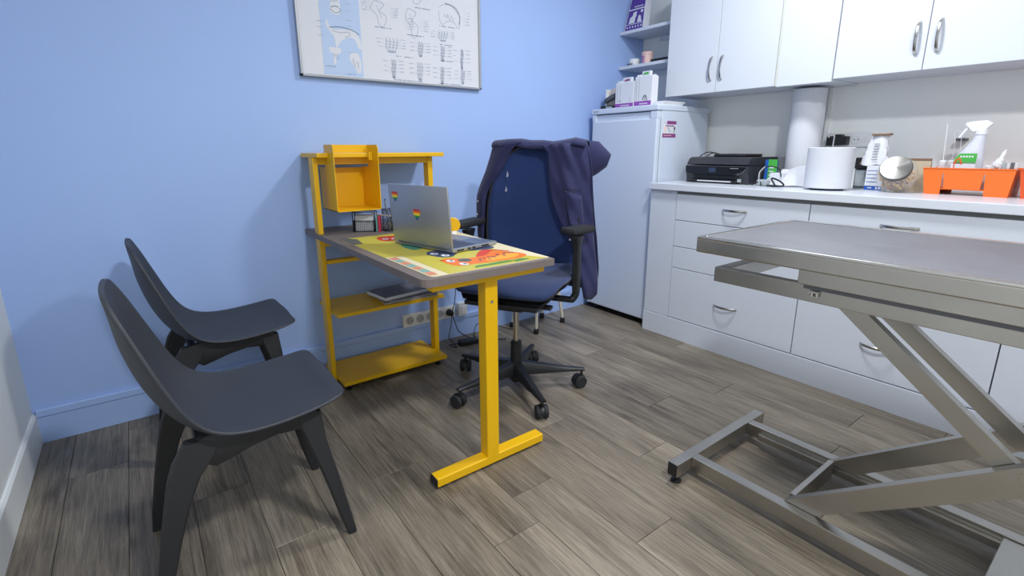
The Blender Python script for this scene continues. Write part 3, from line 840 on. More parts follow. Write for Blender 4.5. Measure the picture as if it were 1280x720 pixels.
# desk mat with printed cartoon animals
def desk_pl(x, y, k=0.0): return Vector((x, y, DZ+k))
t = thing('desk_mat', 'yellow desk mat printed with colourful animals under the laptop', 'mat', (1.32, -0.8, DZ))
ZM = DZ+0.0026
MX0, MX1, MY0, MY1 = 1.098, 1.562, -1.205, -0.40
bm = BM(); prism(bm, [((x+0.036*(y-MY0)/0.8) if x > 1.5 else x, y) for x, y in rounded(MX0, MX1, MY0, MY1, 0.02, (1, 1, 1, 0))], DZ+0.0002, ZM); obj('sheet', bm, 'mat_cream', t)
pl = Plane((MX0, MY0, ZM), (1, 0, 0), (0, 1, 0), MX1-MX0, MY1-MY0)
bm = BM(); pl.poly(bm, [(0.13, 0.0), (0.97, 0.0), (0.86, 0.12), (0.85, 0.35), (0.87, 1), (0.0, 1), (0.0, 0.42), (0.13, 0.4)], 0.0003); obj('yellow_print', bm, 'mat_yellow', t)
bm = BM()
for k, mi in enumerate((0, 1, 0, 1, 0, 1, 0)): pl.rect(bm, 0.012, 0.02+k*0.055, 0.07, 0.07+k*0.055, 0.0006, mi)
obj('colour_squares', bm, ['mat_salmon', 'mat_mint'], t)
bm = BM(); pl.poly(bm, [(0.0, 0.8), (0.08, 0.8), (0.12, 0.94), (0.06, 1.0), (0.0, 1.0)], 0.0006); pl.rect(bm, 0.0, 0.9, 0.07, 0.985, 0.0007); obj('grey_print', bm, 'mat_grey', t)
# orange spotted animal
bm = BM()
body = smooth2([(0.27, 0.16), (0.3, 0.09), (0.42, 0.08), (0.55, 0.07), (0.78, 0.06), (0.92, 0.1), (0.88, 0.2), (0.78, 0.25), (0.62, 0.2), (0.48, 0.19), (0.36, 0.24), (0.29, 0.22)], 4)
pl.poly(bm, body, 0.0006, 0)
pl.poly(bm, smooth2([(0.55, 0.09), (0.75, 0.08), (0.88, 0.12), (0.84, 0.17), (0.7, 0.15), (0.58, 0.13)], 4), 0.0009, 1)
pl.poly(bm, smooth2([(0.56, 0.19), (0.66, 0.2), (0.8, 0.26), (0.9, 0.2), (0.84, 0.27), (0.74, 0.3), (0.62, 0.24)], 4), 0.0010, 2)
for k in range(14): pl.disc(bm, 0.52+0.027*k+random.uniform(-0.01, 0.01), 0.1+0.045*random.random()+0.004*k, 0.008, 0.012, 0.0012, 8, 3)
pl.disc(bm, 0.43, 0.165, 0.05, 0.032, 0.0012, 14, 4)
for a, b in ((0.33, 0.185), (0.36, 0.105)):
    pl.disc(bm, a, b, 0.03, 0.025, 0.0012, 14, 5); pl.disc(bm, a+0.008, b, 0.012, 0.011, 0.0015, 10, 4)
for k in range(3): pl.line(bm, [(0.27+0.012*k, 0.2), (0.285+0.01*k, 0.23)], 0.002, 0.0012, 2)
obj('orange_animal', bm, ['mat_orange', 'mat_orange2', 'mat_red', 'mat_navy', 'mat_grey', 'paper'], t)
bm = BM()
pl.poly(bm, smooth2([(0.36, 0.02), (0.6, 0.02), (0.72, 0.03), (0.66, 0.055), (0.5, 0.05), (0.4, 0.05)], 3), 0.0005)
pl.poly(bm, smooth2([(0.7, 0.01), (0.84, 0.02), (0.8, 0.05), (0.72, 0.04)], 3), 0.0005)
obj('leaves_print', bm, 'mat_green', t)
bm = BM()
pl.poly(bm, smooth2([(0.3, 0.36), (0.34, 0.28), (0.42, 0.26), (0.5, 0.3), (0.6, 0.33), (0.8, 0.3), (0.9, 0.34), (0.8, 0.42), (0.5, 0.42), (0.36, 0.42)], 4), 0.0006, 0)
for a, b in ((0.36, 0.36), (0.4, 0.3)): pl.disc(bm, a, b, 0.03, 0.024, 0.001, 14, 1); pl.disc(bm, a+0.006, b, 0.011, 0.01, 0.0013, 10, 0)
obj('navy_animal', bm, ['mat_navy', 'paper'], t)
bm = BM(); pl.poly(bm, smooth2([(0.3, 0.5), (0.36, 0.5), (0.44, 0.56), (0.4, 0.68), (0.32, 0.66), (0.29, 0.58)], 4), 0.0006); obj('teal_animal', bm, 'mat_teal', t)
bm = BM()
pl.poly(bm, smooth2([(0.26, 0.84), (0.3, 0.79), (0.44, 0.8), (0.55, 0.84), (0.5, 0.92), (0.36, 0.94), (0.28, 0.91)], 4), 0.0006, 0)
for a, b in ((0.33, 0.86), (0.4, 0.84)): pl.disc(bm, a, b, 0.028, 0.02, 0.001, 12, 1); pl.disc(bm, a, b, 0.01, 0.008, 0.0013, 8, 2)
pl.poly(bm, smooth2([(0.7, 0.5), (0.9, 0.46), (0.95, 0.6), (0.9, 0.75), (0.78, 0.7)], 4), 0.0006, 0)
obj('red_animal', bm, ['mat_red', 'paper', 'mat_navy'], t)

# laptop
ang = math.atan2(0.054, 0.233)
t = thing('laptop', 'open silver laptop with two rainbow heart stickers on its lid, on the desk', 'laptop', (1.279, -0.797, ZM+0.0016), ang)
# local: +x towards the user, y along the hinge
LW = 0.338
bm = BM(); box(bm, 0.0, 0.238, -LW/2, LW/2, 0.001, 0.015, bev=0.003); b_ = obj('base', bm, 'alu', t, local=True)
bm = BM(); box(bm, 0.02, 0.225, -LW/2+0.012, LW/2-0.012, 0.0148, 0.0155); obj('deck', bm, 'alu_dark', b_, local=True)
bm = BM()
for r_ in range(6):
    for c_ in range(15):
        x0 = 0.03+r_*0.0175; y0 = -LW/2+0.018+c_*0.0202
        if r_ == 5 and 4 < c_ < 9: continue
        box(bm, x0, x0+0.0145, y0, y0+0.0172, 0.0155, 0.0172)
box(bm, 0.03+5*0.0175, 0.03+5*0.0175+0.0145, -LW/2+0.018+5*0.0202, -LW/2+0.018+9*0.0202-0.003, 0.0155, 0.0172)
obj('keys', bm, 'key', b_, local=True, kind='stuff')
obj('touchpad', bx(0.15, 0.215, -0.055, 0.055, 0.0155, 0.0162, bev=0.0003, seg=1), 'alu', b_, local=True)
bm = BM()
for k, (a, b) in enumerate(((0.02, 0.055), (0.075, 0.09), (0.1, 0.115), (0.15, 0.19))): box(bm, a, b, -LW/2-0.0006, -LW/2+0.002, 0.005, 0.011)
obj('port', bm, 'black', b_, local=True)
lean = Matrix.Translation((0.004, 0, 0.014)) @ Matrix.Rotation(math.radians(-4.5), 4, 'Y')
bm = BM(); box(bm, -0.007, 0.0, -LW/2, LW/2, 0.0, 0.226, bev=0.003, seg=3, mx=lean); lid = obj('lid', bm, 'alu', t, local=True, smooth=True)
bm = BM(); box(bm, 0.0, 0.0006, -LW/2+0.006, LW/2-0.006, 0.008, 0.22, mx=lean); obj('screen', bm, 'screen', lid, local=True)
obj('hinge', bx(-0.004, 0.008, -LW/2+0.03, LW/2-0.03, 0.008, 0.018, bev=0.002), 'greydark', t, local=True)
def heart(yc, zc, s, ex):
    """rainbow heart, a print on the lid's outer face; bands cut horizontally"""
    def hx(v):
        # half-width of the pointed heart at height v (0 bottom .. 1 top)
        return 0.5*min(1.0, (v/0.62)**0.75) if v < 0.75 else 0.5*(1-((v-0.75)/0.4)**2)
    bm = BM()
    bands = [(0.0, 0.22, 4), (0.22, 0.42, 3), (0.42, 0.6, 2), (0.6, 0.76, 1), (0.76, 0.97, 0)]
    for a, b, mi in bands:
        for k in range(4):
            v0 = a+(b-a)*k/4; v1 = a+(b-a)*(k+1)/4
            gaps = [(-1, 1)]
            if v0 > 0.84: gaps = [(-0.86, -0.5), (-0.36, -0.08), (0.1, 0.4), (0.55, 0.9)]
            for g0, g1 in gaps:
                P = [lean @ Vector((-0.0075, yc-g*s*hx(v)*0.95, zc+v*s)) for v, g in ((v0, g0), (v0, g1), (v1, g1), (v1, g0))]
                bm.faces.new([bm.verts.new(p) for p in P]).material_index = mi
    return obj('heart_sticker', bm, ['h_red', 'h_orange', 'h_yellow', 'h_green', 'h_blue'], lid, local=True)
heart(0.130, 0.158, 0.04, 0); heart(0.009, 0.094, 0.044, 0)

# round yellow thing standing beyond the laptop
t = thing('yellow_disc', 'round yellow disc standing on edge with a small white tag beyond the laptop', 'disc', (1.565, -0.545, ZM))
bm = BM(); lathe(bm, [(0.0005, -0.008), (0.031, -0.008), (0.034, -0.005), (0.034, 0.005), (0.031, 0.008), (0.0005, 0.008)], n=32, capb=False, capt=False,
                mx=Matrix.Translation((1.565, -0.54, ZM+0.0345)) @ Matrix.Rotation(math.radians(-25), 4, 'Z') @ Matrix.Rotation(PI/2, 4, 'X'))
obj('disc', bm, 'yellow', t, smooth=True)
obj('tag', bx(1.515, 1.56, -0.585, -0.57, ZM+0.0, ZM+0.012, bev=0.001), 'white', t)

# pen organizer
t = thing('pen_organizer', 'black wire mesh desk organizer at the back of the desk under the yellow box', 'organizer', (1.31, -0.25, DZ))
oy = -0.2
m_ = Matrix.Translation((1.245, -0.18, DZ)) @ Matrix.Rotation(math.radians(-30), 4, 'Z')
def meshpanel(bm, p, u, v, nu, nv, r=0.0007):
    p, u, v = Vector(p), Vector(u), Vector(v)
    for k in range(nu+1): tube(bm, [p+u*k/nu, p+u*k/nu+v], r, 4)
    for k in range(nv+1): tube(bm, [p+v*k/nv, p+v*k/nv+u], r, 4)
bm = BM()
Wd, Dp, Hh = 0.1, 0.06, 0.092
for k in range(4):
    y = -Dp*k/3
    pass
meshpanel(bm, (0, 0, 0), (Wd, 0, 0), (0, 0, Hh*0.55), 12, 7); meshpanel(bm, (0, -Dp, 0), (Wd, 0, 0), (0, 0, Hh*0.55), 12, 7)
meshpanel(bm, (0, 0, 0), (0, -Dp, 0), (0, 0, Hh*0.55), 8, 7); meshpanel(bm, (Wd, 0, 0), (0, -Dp, 0), (0, 0, Hh*0.55), 8, 7)
for a in ((0, 0), (Wd, 0), (0, -Dp), (Wd, -Dp)): tube(bm, [(a[0], a[1], 0), (a[0], a[1], Hh)], 0.0022, 6)
for z in (0.002, Hh*0.55, Hh):
    tube(bm, [(0, 0, z), (Wd, 0, z), (Wd, -Dp, z), (0, -Dp, z), (0, 0, z)], 0.0022, 6)
bm.transform(m_); obj('letter_rack', bm, 'wire', t, kind='stuff')
bm = BM()
cx_, cy_, rr_ = 0.165, -0.03, 0.036
for k in range(22):
    a = 2*PI*k/22; b = a+0.6
    tube(bm, [(cx_+rr_*math.cos(a), cy_+rr_*math.sin(a), 0), (cx_+rr_*math.cos(b), cy_+rr_*math.sin(b), 0.1)], 0.0008, 4)
    tube(bm, [(cx_+rr_*math.cos(b), cy_+rr_*math.sin(b), 0), (cx_+rr_*math.cos(a), cy_+rr_*math.sin(a), 0.1)], 0.0008, 4)
for z in (0.002, 0.05, 0.1): tube(bm, [(cx_+rr_*math.cos(2*PI*k/20), cy_+rr_*math.sin(2*PI*k/20), z) for k in range(21)], 0.002, 6)
lathe(bm, [(rr_, 0.0), (rr_, 0.001)], (cx_, cy_, 0), 16)
bm.transform(m_); obj('pencil_cup', bm, 'wire', t, kind='stuff')
bm = BM(); box(bm, 0.01, 0.09, -0.05, -0.01, 0.003, 0.075, mx=m_); o = obj('card_block', bm, 'paper')
tag(o, 'block of pale cards standing in the black wire rack', 'paper')
for (a, b, c_, nm, lb) in ((0.106, 0.112, 'teal', 'notebook', 'thin teal booklet standing against the wire pencil cup'), (0.115, 0.125, 'red', 'notebook', 'thin dark red booklet standing between wire rack and pencil cup')):
    bm = BM(); box(bm, a, b, -0.075, -0.015, 0.001, 0.075, mx=m_); o = obj(nm, bm, c_); tag(o, lb, 'booklet')
for i, (c_, dx, dy, lx, ly, ln, lab) in enumerate((('chrome', 0.0, 0.0, 0.012, 0.004, 0.15, 'silver pen leaning in the wire pencil cup'), ('blueprint', -0.014, 0.008, -0.014, 0.006, 0.145, 'blue pen leaning left in the wire pencil cup'),
        ('black', 0.016, 0.004, 0.02, 0.0, 0.14, 'black pen leaning right in the wire pencil cup'), ('alu', -0.006, -0.016, -0.012, -0.006, 0.138, 'flat grey ruler in the wire pencil cup'), ('paper', 0.008, 0.014, 0.004, 0.012, 0.135, 'white pen in the wire pencil cup'))):
    bm = BM(); p0 = Vector((cx_+dx*0.4, cy_+dy*0.4, 0.004)); p1 = p0+Vector((lx, ly, ln))
    if 'ruler' in lab: bar(bm, p0, p1, 0.016, 0.003)
    else:
        tube(bm, [p0, p0.lerp(p1, 0.05), p0.lerp(p1, 0.9), p1], [0.0012, 0.004, 0.004, 0.0028], 8)
    bm.transform(m_); o = obj('ruler' if 'ruler' in lab else 'pen', bm, c_); tag(o, lab, 'ruler' if 'ruler' in lab else 'pen', 'pens in the wire cup')
bm = BM(); tube(bm, [(1.30, -0.247, DZ+0.082), (1.42, -0.37, DZ+0.063)], 0.0028, 6); o = obj('stick', bm, 'cream')
tag(o, 'thin cream stick lying across the desk organizer', 'stick')

# notebooks on the middle shelf
def flat_book(name, lab, cx_, cy_, z, w, d, h, rot, m, spiral=False, cat='magazine'):
    t = thing(name, lab, cat, (cx_, cy_, z), math.radians(rot))
    bm = BM(); box(bm, -w/2+0.001, w/2-0.001, -d/2+0.001, d/2-0.001, 0.001, h-0.001); obj('pages', bm, 'paper', t, local=True)
    bm = BM(); box(bm, -w/2, w/2, -d/2, d/2, h-0.0012, h); box(bm, -w/2, w/2, -d/2, d/2, 0, 0.001); obj('cover', bm, m, t, local=True)
    if spiral:
        bm = BM()
        for k in range(26):
            x = -w/2+0.01+k*(w-0.02)/25
            tube(bm, [(x, -d/2+0.006+0.009*math.cos(a), h/2+0.008*math.sin(a)) for a in [2*PI*j/8 for j in range(9)]], 0.0011, 4, cap=False)
        obj('spiral', bm, 'white', t, local=True, kind='stuff')
    return t
flat_book('magazine', 'bottom grey magazine on the middle yellow shelf', 1.47, -0.205, 0.3845, 0.28, 0.17, 0.005, -3, 'kraft')
flat_book('magazine', 'dark printed magazine second from the bottom on the yellow shelf', 1.48, -0.2, 0.390, 0.27, 0.18, 0.004, 4, 'mag_dark')
flat_book('magazine', 'pale magazine just under the spiral notebook on the yellow shelf', 1.48, -0.205, 0.3945, 0.27, 0.17, 0.004, 0, 'mag_dark')
flat_book('notebook', 'white spiral notebook with dark cover on top of the magazines', 1.44, -0.175, 0.3995, 0.25, 0.18, 0.018, 8, 'mag_dark', True, 'notebook')

# ------------------------------------------------------------------ visitor chairs
def make_chair():
    t = thing('visitor_chair', '', 'chair', (0.57, -0.998, 0), 0, 'moulded visitor chairs')
    ox = 0.57
    prof = [(.331, .808, .03), (.3315, .8065, .075), (.334, .80, .108), (.340, .785, .135), (.350, .76, .156), (.363, .73, .172), (.378, .69, .183), (.395, .645, .197), (.412, .598, .206), (.432, .548, .213),
            (.452, .505, .217), (.476, .470, .219), (.508, .445, .22), (.555, .43, .22), (.61, .426, .22), (.67, .428, .219), (.73, .434, .217), (.78, .441, .211), (.805, .446, .205), (.82, .448, .192), (.829, .449, .172), (.832, .449, .13)]
    n = 16; grid = []
    for i, (x, z, w) in enumerate(prof):
        a = prof[max(i-1, 0)]; b = prof[min(i+1, len(prof)-1)]
        tx, tz = b[0]-a[0], b[1]-a[1]; L_ = math.hypot(tx, tz); tx /= L_; tz /= L_
        nx, nz = tz, -tx          # outward (back/down)
        s = i/(len(prof)-1)
        depth = 0.016+0.04*math.exp(-((s-0.42)/0.2)**2)
        if i > 17: depth *= 0.4
        depth *= min(1.0, (i+0.2)/6)
        row = []
        for k in range(n+1):
            q = -1+2*k/n
            dd = depth*(1-abs(q)**2.4)
            row.append(Vector((x-ox+nx*dd, q*w, z+nz*dd)))
        grid.append(row)
    bm = BM(); sheet(bm, grid)
    me_fs = list(bm.faces)
    bm.normal_update()
    bmesh.ops.solidify(bm, geom=me_fs, thickness=0.011)
    bmesh.ops.recalc_face_normals(bm, faces=bm.faces)
    s = obj('seat_shell', bm, 'anthracite', t, local=True, smooth=True)
    mod = s.modifiers.new('round', 'SUBSURF'); mod.levels = 1; mod.render_levels = 1
    # rear flange wrapping the waist
    for sg in (-1, 1):
        # side rail: sweep of rounded section
        bm = BM()
        def sec(x, z, h, y, w):
            return [Vector((x-ox, sg*(y+a), z+b)) for a, b in ((w/2, h/2-0.006), (w/2-0.004, h/2), (-w/2+0.004, h/2), (-w/2, h/2-0.006), (-w/2, -h/2+0.006), (-w/2+0.004, -h/2), (w/2-0.004, -h/2), (w/2, -h/2+0.006))]
        loft(bm, [sec(.465, .395, .06, .16, .029), sec(.495, .39, .09, .161, .029), sec(.53, .392, .076, .162, .029), sec(.58, .394, .05, .162, .028), sec(.64, .398, .038, .162, .028), sec(.68, .398, .046, .161, .028), sec(.715, .40, .05, .16, .028), sec(.745, .41, .036, .16, .028)])
        obj('side_rail', bm, 'anthracite_leg', t, local=True, smooth=True)
        def leg(pts):
            bm = BM()
            loft(bm, [[Vector((x-ox+a, sg*(y+b), z)) for a, b in ((wx/2, wy/2-0.005), (wx/2-0.005, wy/2), (-wx/2+0.005, wy/2), (-wx/2, wy/2-0.005), (-wx/2, -wy/2+0.005), (-wx/2+0.005, -wy/2), (wx/2-0.005, -wy/2), (wx/2, -wy/2+0.005))] for x, y, z, wx, wy in pts])
            obj('leg', bm, 'anthracite_leg', t, local=True, smooth=True)
        leg([(.339, .174, 0.0, .026, .022), (.35, .173, 0.06, .034, .026), (.378, .171, 0.18, .045, .03), (.405, .169, 0.28, .056, .031), (.425, .166, 0.335, .07, .031), (.449, .163, 0.375, .09, .031), (.478, .16, 0.425, .085, .03)])
        leg([(.808, .190, 0.0, .024, .022), (.797, .188, 0.05, .031, .026), (.767, .18, 0.2, .038, .03), (.74, .168, 0.32, .048, .031), (.724, .16, 0.412, .066, .03)])
    bm = BM(); box(bm, .46-ox, .485-ox, -.155, .155, .365, .395, bev=0.004); obj('cross_brace', bm, 'anthracite_leg', t, local=True); bm = BM(); box(bm, .71-ox, .73-ox, -.155, .155, .385, .41, bev=0.004)
    obj('cross_brace', bm, 'anthracite_leg', t, local=True)
    return t
c1 = make_chair()
c1['label'] = 'dark grey moulded visitor chair nearer the camera, fully in view'
c2 = copy_tree(c1)
c2.location = (0.57+0.047, -0.285, 0)
c2['label'] = 'dark grey moulded visitor chair by the blue wall, behind the other one'

# ------------------------------------------------------------------ office chair
oc = thing('office_chair', 'navy mesh office swivel chair with black armrests and five-star base', 'chair', (1.77, -0.745, 0), math.radians(210))
# local +x = forward, +y = the chair's left side (right in the picture)
bm = BM()
lathe(bm, [(0.02, 0.035), (0.03, 0.05), (0.034, 0.09), (0.034, 0.12), (0.026, 0.125), (0.026, 0.235), (0.022, 0.24)], n=20)
obj('hub', bm, 'black', oc, local=True, smooth=True)
bm = BM(); lathe(bm, [(0.014, 0.24), (0.014, 0.43)], n=18); obj('gas_column', bm, 'gas', oc, local=True, smooth=True)
def caster(parent, x, y, yaw):
    m = Matrix.Translation((x, y, 0)) @ Matrix.Rotation(yaw, 4, 'Z')
    bm = BM(); lathe(bm, [(0.006, 0.045), (0.006, 0.088)], n=10, mx=m)
    # fork hood
    prof = [(0.034*math.cos(a), 0.03+0.034*math.sin(a)) for a in [math.radians(d) for d in range(-10, 191, 20)]]
    inner = [(0.026*math.cos(a), 0.03+0.026*math.sin(a)) for a in [math.radians(d) for d in range(190, -11, -20)]]
    prism(bm, prof+inner, -0.006, 0.006, axes=('x', 'z', 'y'), mx=m @ Matrix.Translation((-0.012, 0, 0)))
    c = obj('caster', bm, 'black', parent, local=True, smooth=True)
    for s_ in (-1, 1):
        bm = BM(); lathe(bm, [(0.012, -0.009), (0.027, -0.009), (0.03, -0.006), (0.03, 0.006), (0.027, 0.009), (0.012, 0.009)], n=20,
                         mx=m @ Matrix.Translation((-0.012, s_*0.017, 0.03)) @ Matrix.Rotation(PI/2, 4, 'X'))
        obj('wheel', bm, 'black_soft', c, local=True, smooth=True)
        bm = BM(); lathe(bm, [(0.018, -0.0012), (0.018, 0.0012)], n=16, mx=m @ Matrix.Translation((-0.012, s_*0.0268, 0.03)) @ Matrix.Rotation(PI/2, 4, 'X'))
        # hub cap is a small disc on the outer side
        bm.verts.ensure_lookup_table(); bm.free()
cy = [0.6, 2.4, 3.9, 0.3, 1.4]
for k in range(5):
    a = math.radians(-107+72*k-210)
    d = Vector((math.cos(a), math.sin(a), 0)); s_ = Vector((-d.y, d.x, 0))
    bm = BM()
    secs = []
    for r_, w, z0, z1 in ((0.022, 0.058, 0.075, 0.138), (0.10, 0.05, 0.078, 0.125), (0.2, 0.038, 0.082, 0.108), (0.30, 0.028, 0.084, 0.097), (0.328, 0.024, 0.083, 0.094)):
        secs.append([d*r_+s_*w/2*q+Vector((0, 0, z)) for q, z in ((-1, z0), (1, z0), (1, z0+(z1-z0)*0.6), (0.6, z1), (-0.6, z1), (-1, z0+(z1-z0)*0.6))])
    loft(bm, secs); obj('base_leg', bm, 'black', oc, local=True, smooth=True)
    caster(oc, d.x*0.315, d.y*0.315, cy[k])
# mechanism
bm = BM()
box(bm, -0.13, 0.15, -0.09, 0.09, 0.43, 0.478, bev=0.008); box(bm, 0.02, 0.19, -0.17, 0.17, 0.452, 0.472, bev=0.005); box(bm, -0.2, -0.1, -0.05, 0.05, 0.43, 0.47, bev=0.008)
obj('mechanism', bm, 'black', oc, local=True)
bm = BM(); box(bm, -0.06, -0.02, -0.26, 0.26, 0.448, 0.468, bev=0.004); box(bm, 0.06, 0.1, 0.08, 0.2, 0.44, 0.455, bev=0.004); obj('arm_bracket', bm, 'black', oc, local=True)
# seat cushion
def seat_grid(zoff, edge):
    g = []
    for i in range(17):
        u = i/16; f_ = -0.225+0.415*u
        row = []
        for j in range(17):
            v = -1+2*j/16
            hw = 0.235+0.02*math.sin(PI*u)-0.03*max(0, (u-0.85)/0.15)**2-0.03*max(0, (0.12-u)/0.12)**2
            z = 0.54-0.012*math.cos(v*PI/2)*math.sin(PI*min(1, u*1.1))-0.045*max(0, (u-0.72)/0.28)**2+0.02*max(0, (0.25-u)/0.25)**2
            z += 0.006*abs(v)**3
            row.append(Vector((f_, v*hw, z+zoff)))
        g.append(row)
    return g
bm = BM(); sheet(bm, seat_grid(0, 0)); bm.normal_update(); bmesh.ops.solidify(bm, geom=list(bm.faces), thickness=0.026)
s = obj('seat', bm, 'navy_seat', oc, local=True, smooth='all'); md = s.modifiers.new('s', 'SUBSURF'); md.levels = 1; md.render_levels = 1
bm = BM(); sheet(bm, [[v*Vector((0.97, 0.97, 1)).x if False else Vector((v.x*0.9, v.y*0.9, v.z-0.028)) for v in row] for row in seat_grid(0, 0)])
bm.normal_update(); bmesh.ops.solidify(bm, geom=list(bm.faces), thickness=0.014)
obj('seat_pan', bm, 'black', oc, local=True, smooth=True)
# backrest: mesh panel in a frame
def back_pt(z, v):
    zz = [0.5, 0.56, 0.64, 0.74, 0.84, 0.93, 1.01, 1.07, 1.11, 1.135, 1.142]
    ww = [0.195, 0.22, 0.238, 0.242, 0.232, 0.212, 0.18, 0.145, 0.108, 0.06, 0.03]
    ff = [-0.185, -0.205, -0.222, -0.228, -0.222, -0.22, -0.228, -0.24, -0.252, -0.262, -0.266]
    for i in range(len(zz)-1):
        if z <= zz[i+1]+1e-6:
            t_ = (z-zz[i])/(zz[i+1]-zz[i]); w = ww[i]+(ww[i+1]-ww[i])*t_; f_ = ff[i]+(ff[i+1]-ff[i])*t_; break
    return Vector((f_-0.03*(1-v*v)+0.012*(1-v*v)*0, v*w-0.015, z))
zs = [0.5+(1.142-0.5)*k/26 for k in range(27)]
bm = BM(); sheet(bm, [[back_pt(z, -1+2*k/14) for k in range(15)] for z in zs]); bm.normal_update(); bmesh.ops.solidify(bm, geom=list(bm.faces), thickness=0.012)
br = obj('backrest', bm, 'navy_mesh', oc, local=True, smooth='all')
bm = BM()
tube(bm, [back_pt(z, 1)+Vector((-0.008, 0, 0)) for z in zs[:-1]]+[back_pt(1.142, q)+Vector((-0.008, 0, 0)) for q in (0.5, -0.5)]+[back_pt(z, -1)+Vector((-0.008, 0, 0)) for z in zs[:-1][::-1]], 0.009, 8)
obj('frame', bm, 'black', br, local=True, smooth=True)
bm = BM(); tube(bm, spline([(-0.14, 0, 0.445), (-0.25, 0, 0.46), (-0.3, 0, 0.55), (-0.29, 0, 0.75)]), [0.022]*19, 10); obj('back_support', bm, 'black', oc, local=True, smooth=True)
for sg in (-1, 1):
    bm = BM()
    tube(bm, spline([(-0.04, sg*0.25, 0.457), (-0.05, sg*0.258, 0.465), (-0.055, sg*0.268, 0.49), (-0.055, sg*0.268, 0.55)]), 0.017, 10)
    loft(bm, [[Vector((-0.055+a*w, sg*0.268+b*h, z)) for a, b in ((1, .6), (.7, 1), (-.7, 1), (-1, .6), (-1, -.6), (-.7, -1), (.7, -1), (1, -.6))] for z, w, h in ((0.5, 0.024, 0.014), (0.6, 0.027, 0.015), (0.7, 0.027, 0.015), (0.745, 0.045, 0.02))])
    obj('arm_post', bm, 'black', oc, local=True, smooth=True)
    bm = BM()
    poly = [(0.085, 0.0), (0.075, 0.035), (0.05, 0.045), (-0.14, 0.042), (-0.165, 0.03), (-0.172, 0.0), (-0.165, -0.03), (-0.14, -0.042), (0.05, -0.045), (0.075, -0.035)]
    pc = [(0.995*(p.x), p.y) for p in spline([(a, b, 0) for a, b in poly+poly[:1]], 3)][:-1]
    mm = Matrix.Translation((-0.09, 0.243 if sg > 0 else -0.312, 0.749)) @ Matrix.Rotation(math.radians(-22 if sg > 0 else -4), 4, 'Z') @ Matrix.Diagonal((0.68 if sg > 0 else 1.0, 0.95, 1, 1))
    rings = [[mm @ Vector((a*k, b*k, z)) for a, b in pc] for k, z in ((0.9, 0.0), (1.0, 0.008), (1.0, 0.02), (0.93, 0.028))]
    loft(bm, rings)
    obj('arm_pad', bm, 'black_soft', oc, local=True, smooth=True)

# ------------------------------------------------------------------ coat on the office chair back
ct = thing('work_coat', 'dark violet-blue snap-front work coat hung over the back of the office chair', 'coat', (1.77, -0.745, 0), math.radians(210))
def lerp_path(P, t):
    s = t*(len(P)-1); i = min(int(s), len(P)-2); q = s-i
    return tuple(P[i][k]+(P[i+1][k]-P[i][k])*q for k in range(len(P[0])))
def panel(outer, inner, f_out, f_in, n=22, m=10, amp=0.006, seed=1):
    rnd = random.Random(seed); ph = [rnd.uniform(0, 6) for _ in range(6)]
    g = []
    for i in range(n+1):
        a = lerp_path(outer, i/n); b = lerp_path(inner, i/n)
        row = []
        for k in range(m+1):
            q = k/m
            l_ = a[0]+(b[0]-a[0])*q; z = a[1]+(b[1]-a[1])*q
            f_ = f_out+(f_in-f_out)*q+amp*(math.sin(l_*60+ph[0]+z*9)*0.6+math.sin(z*34+l_*26+ph[1])*0.5+0.5*math.sin(l_*120+z*50+ph[2]))*(0.3+0.7*math.sin(PI*q))
            f_ += 0.02*math.sin(PI*q)
            row.append(Vector((f_, l_, z)))
        g.append(row)
    return g
# right panel (picture right)
Ro = [(0.245, 1.148), (0.262, 1.06), (0.275, 0.968), (0.279, 0.88), (0.284, 0.796), (0.29, 0.72), (0.297, 0.665), (0.306, 0.60), (0.312, 0.551), (0.32, 0.49), (0.318, 0.43), (0.292, 0.40)]
Ri = [(0.035, 1.135), (0.072, 1.10), (0.078, 1.03), (0.083, 0.95), (0.097, 0.881), (0.125, 0.81), (0.156, 0.751), (0.182, 0.70), (0.205, 0.65), (0.225, 0.59), (0.24, 0.53), (0.262, 0.42)]
gR = panel(Ro, Ri, -0.262, -0.212, n=34, m=18, amp=0.010, seed=3)
bm = BM(); sheet(bm, gR, 0.003); obj('front_panel', bm, 'coat', ct, local=True, smooth='all')
Lo = [(-0.225, 1.152), (-0.243, 1.09), (-0.258, 1.046), (-0.275, 1.0), (-0.292, 0.967), (-0.312, 0.92), (-0.325, 0.88), (-0.328, 0.806), (-0.326, 0.74), (-0.32, 0.66), (-0.312, 0.58)]
Li = [(-0.06, 1.152), (-0.1, 1.13), (-0.125, 1.095), (-0.155, 1.04), (-0.183, 0.995), (-0.225, 0.945), (-0.25, 0.905), (-0.262, 0.83), (-0.268, 0.74), (-0.272, 0.66), (-0.27, 0.58)]
gL = panel(Lo, Li, -0.262, -0.225, amp=0.004, seed=5)
bm = BM(); sheet(bm, gL, 0.003); obj('front_panel', bm, 'coat', ct, local=True, smooth='all')
# collar and shoulders running over the top of the backrest
bm = BM()
top = [(-0.225, 1.152), (-0.15, 1.158), (-0.08, 1.16), (-0.03, 1.152), (0.03, 1.152), (0.08, 1.146), (0.13, 1.152), (0.19, 1.162), (0.245, 1.15)]
g = []
for i in range(33):
    l_, z = lerp_path(top, i/32)
    wv = 0.004*math.sin(l_*70)
    g.append([Vector((-0.222+wv-0.02*(1-math.cos(l_*4)), l_, z-0.035+0.02*abs(l_)*2)), Vector((-0.24+wv, l_, z-0.008)), Vector((-0.262, l_, z+0.003)), Vector((-0.295, l_, z-0.004)), Vector((-0.315, l_, z-0.05))])
sheet(bm, g, 0.003); obj('collar', bm, 'coat', ct, local=True, smooth='all')
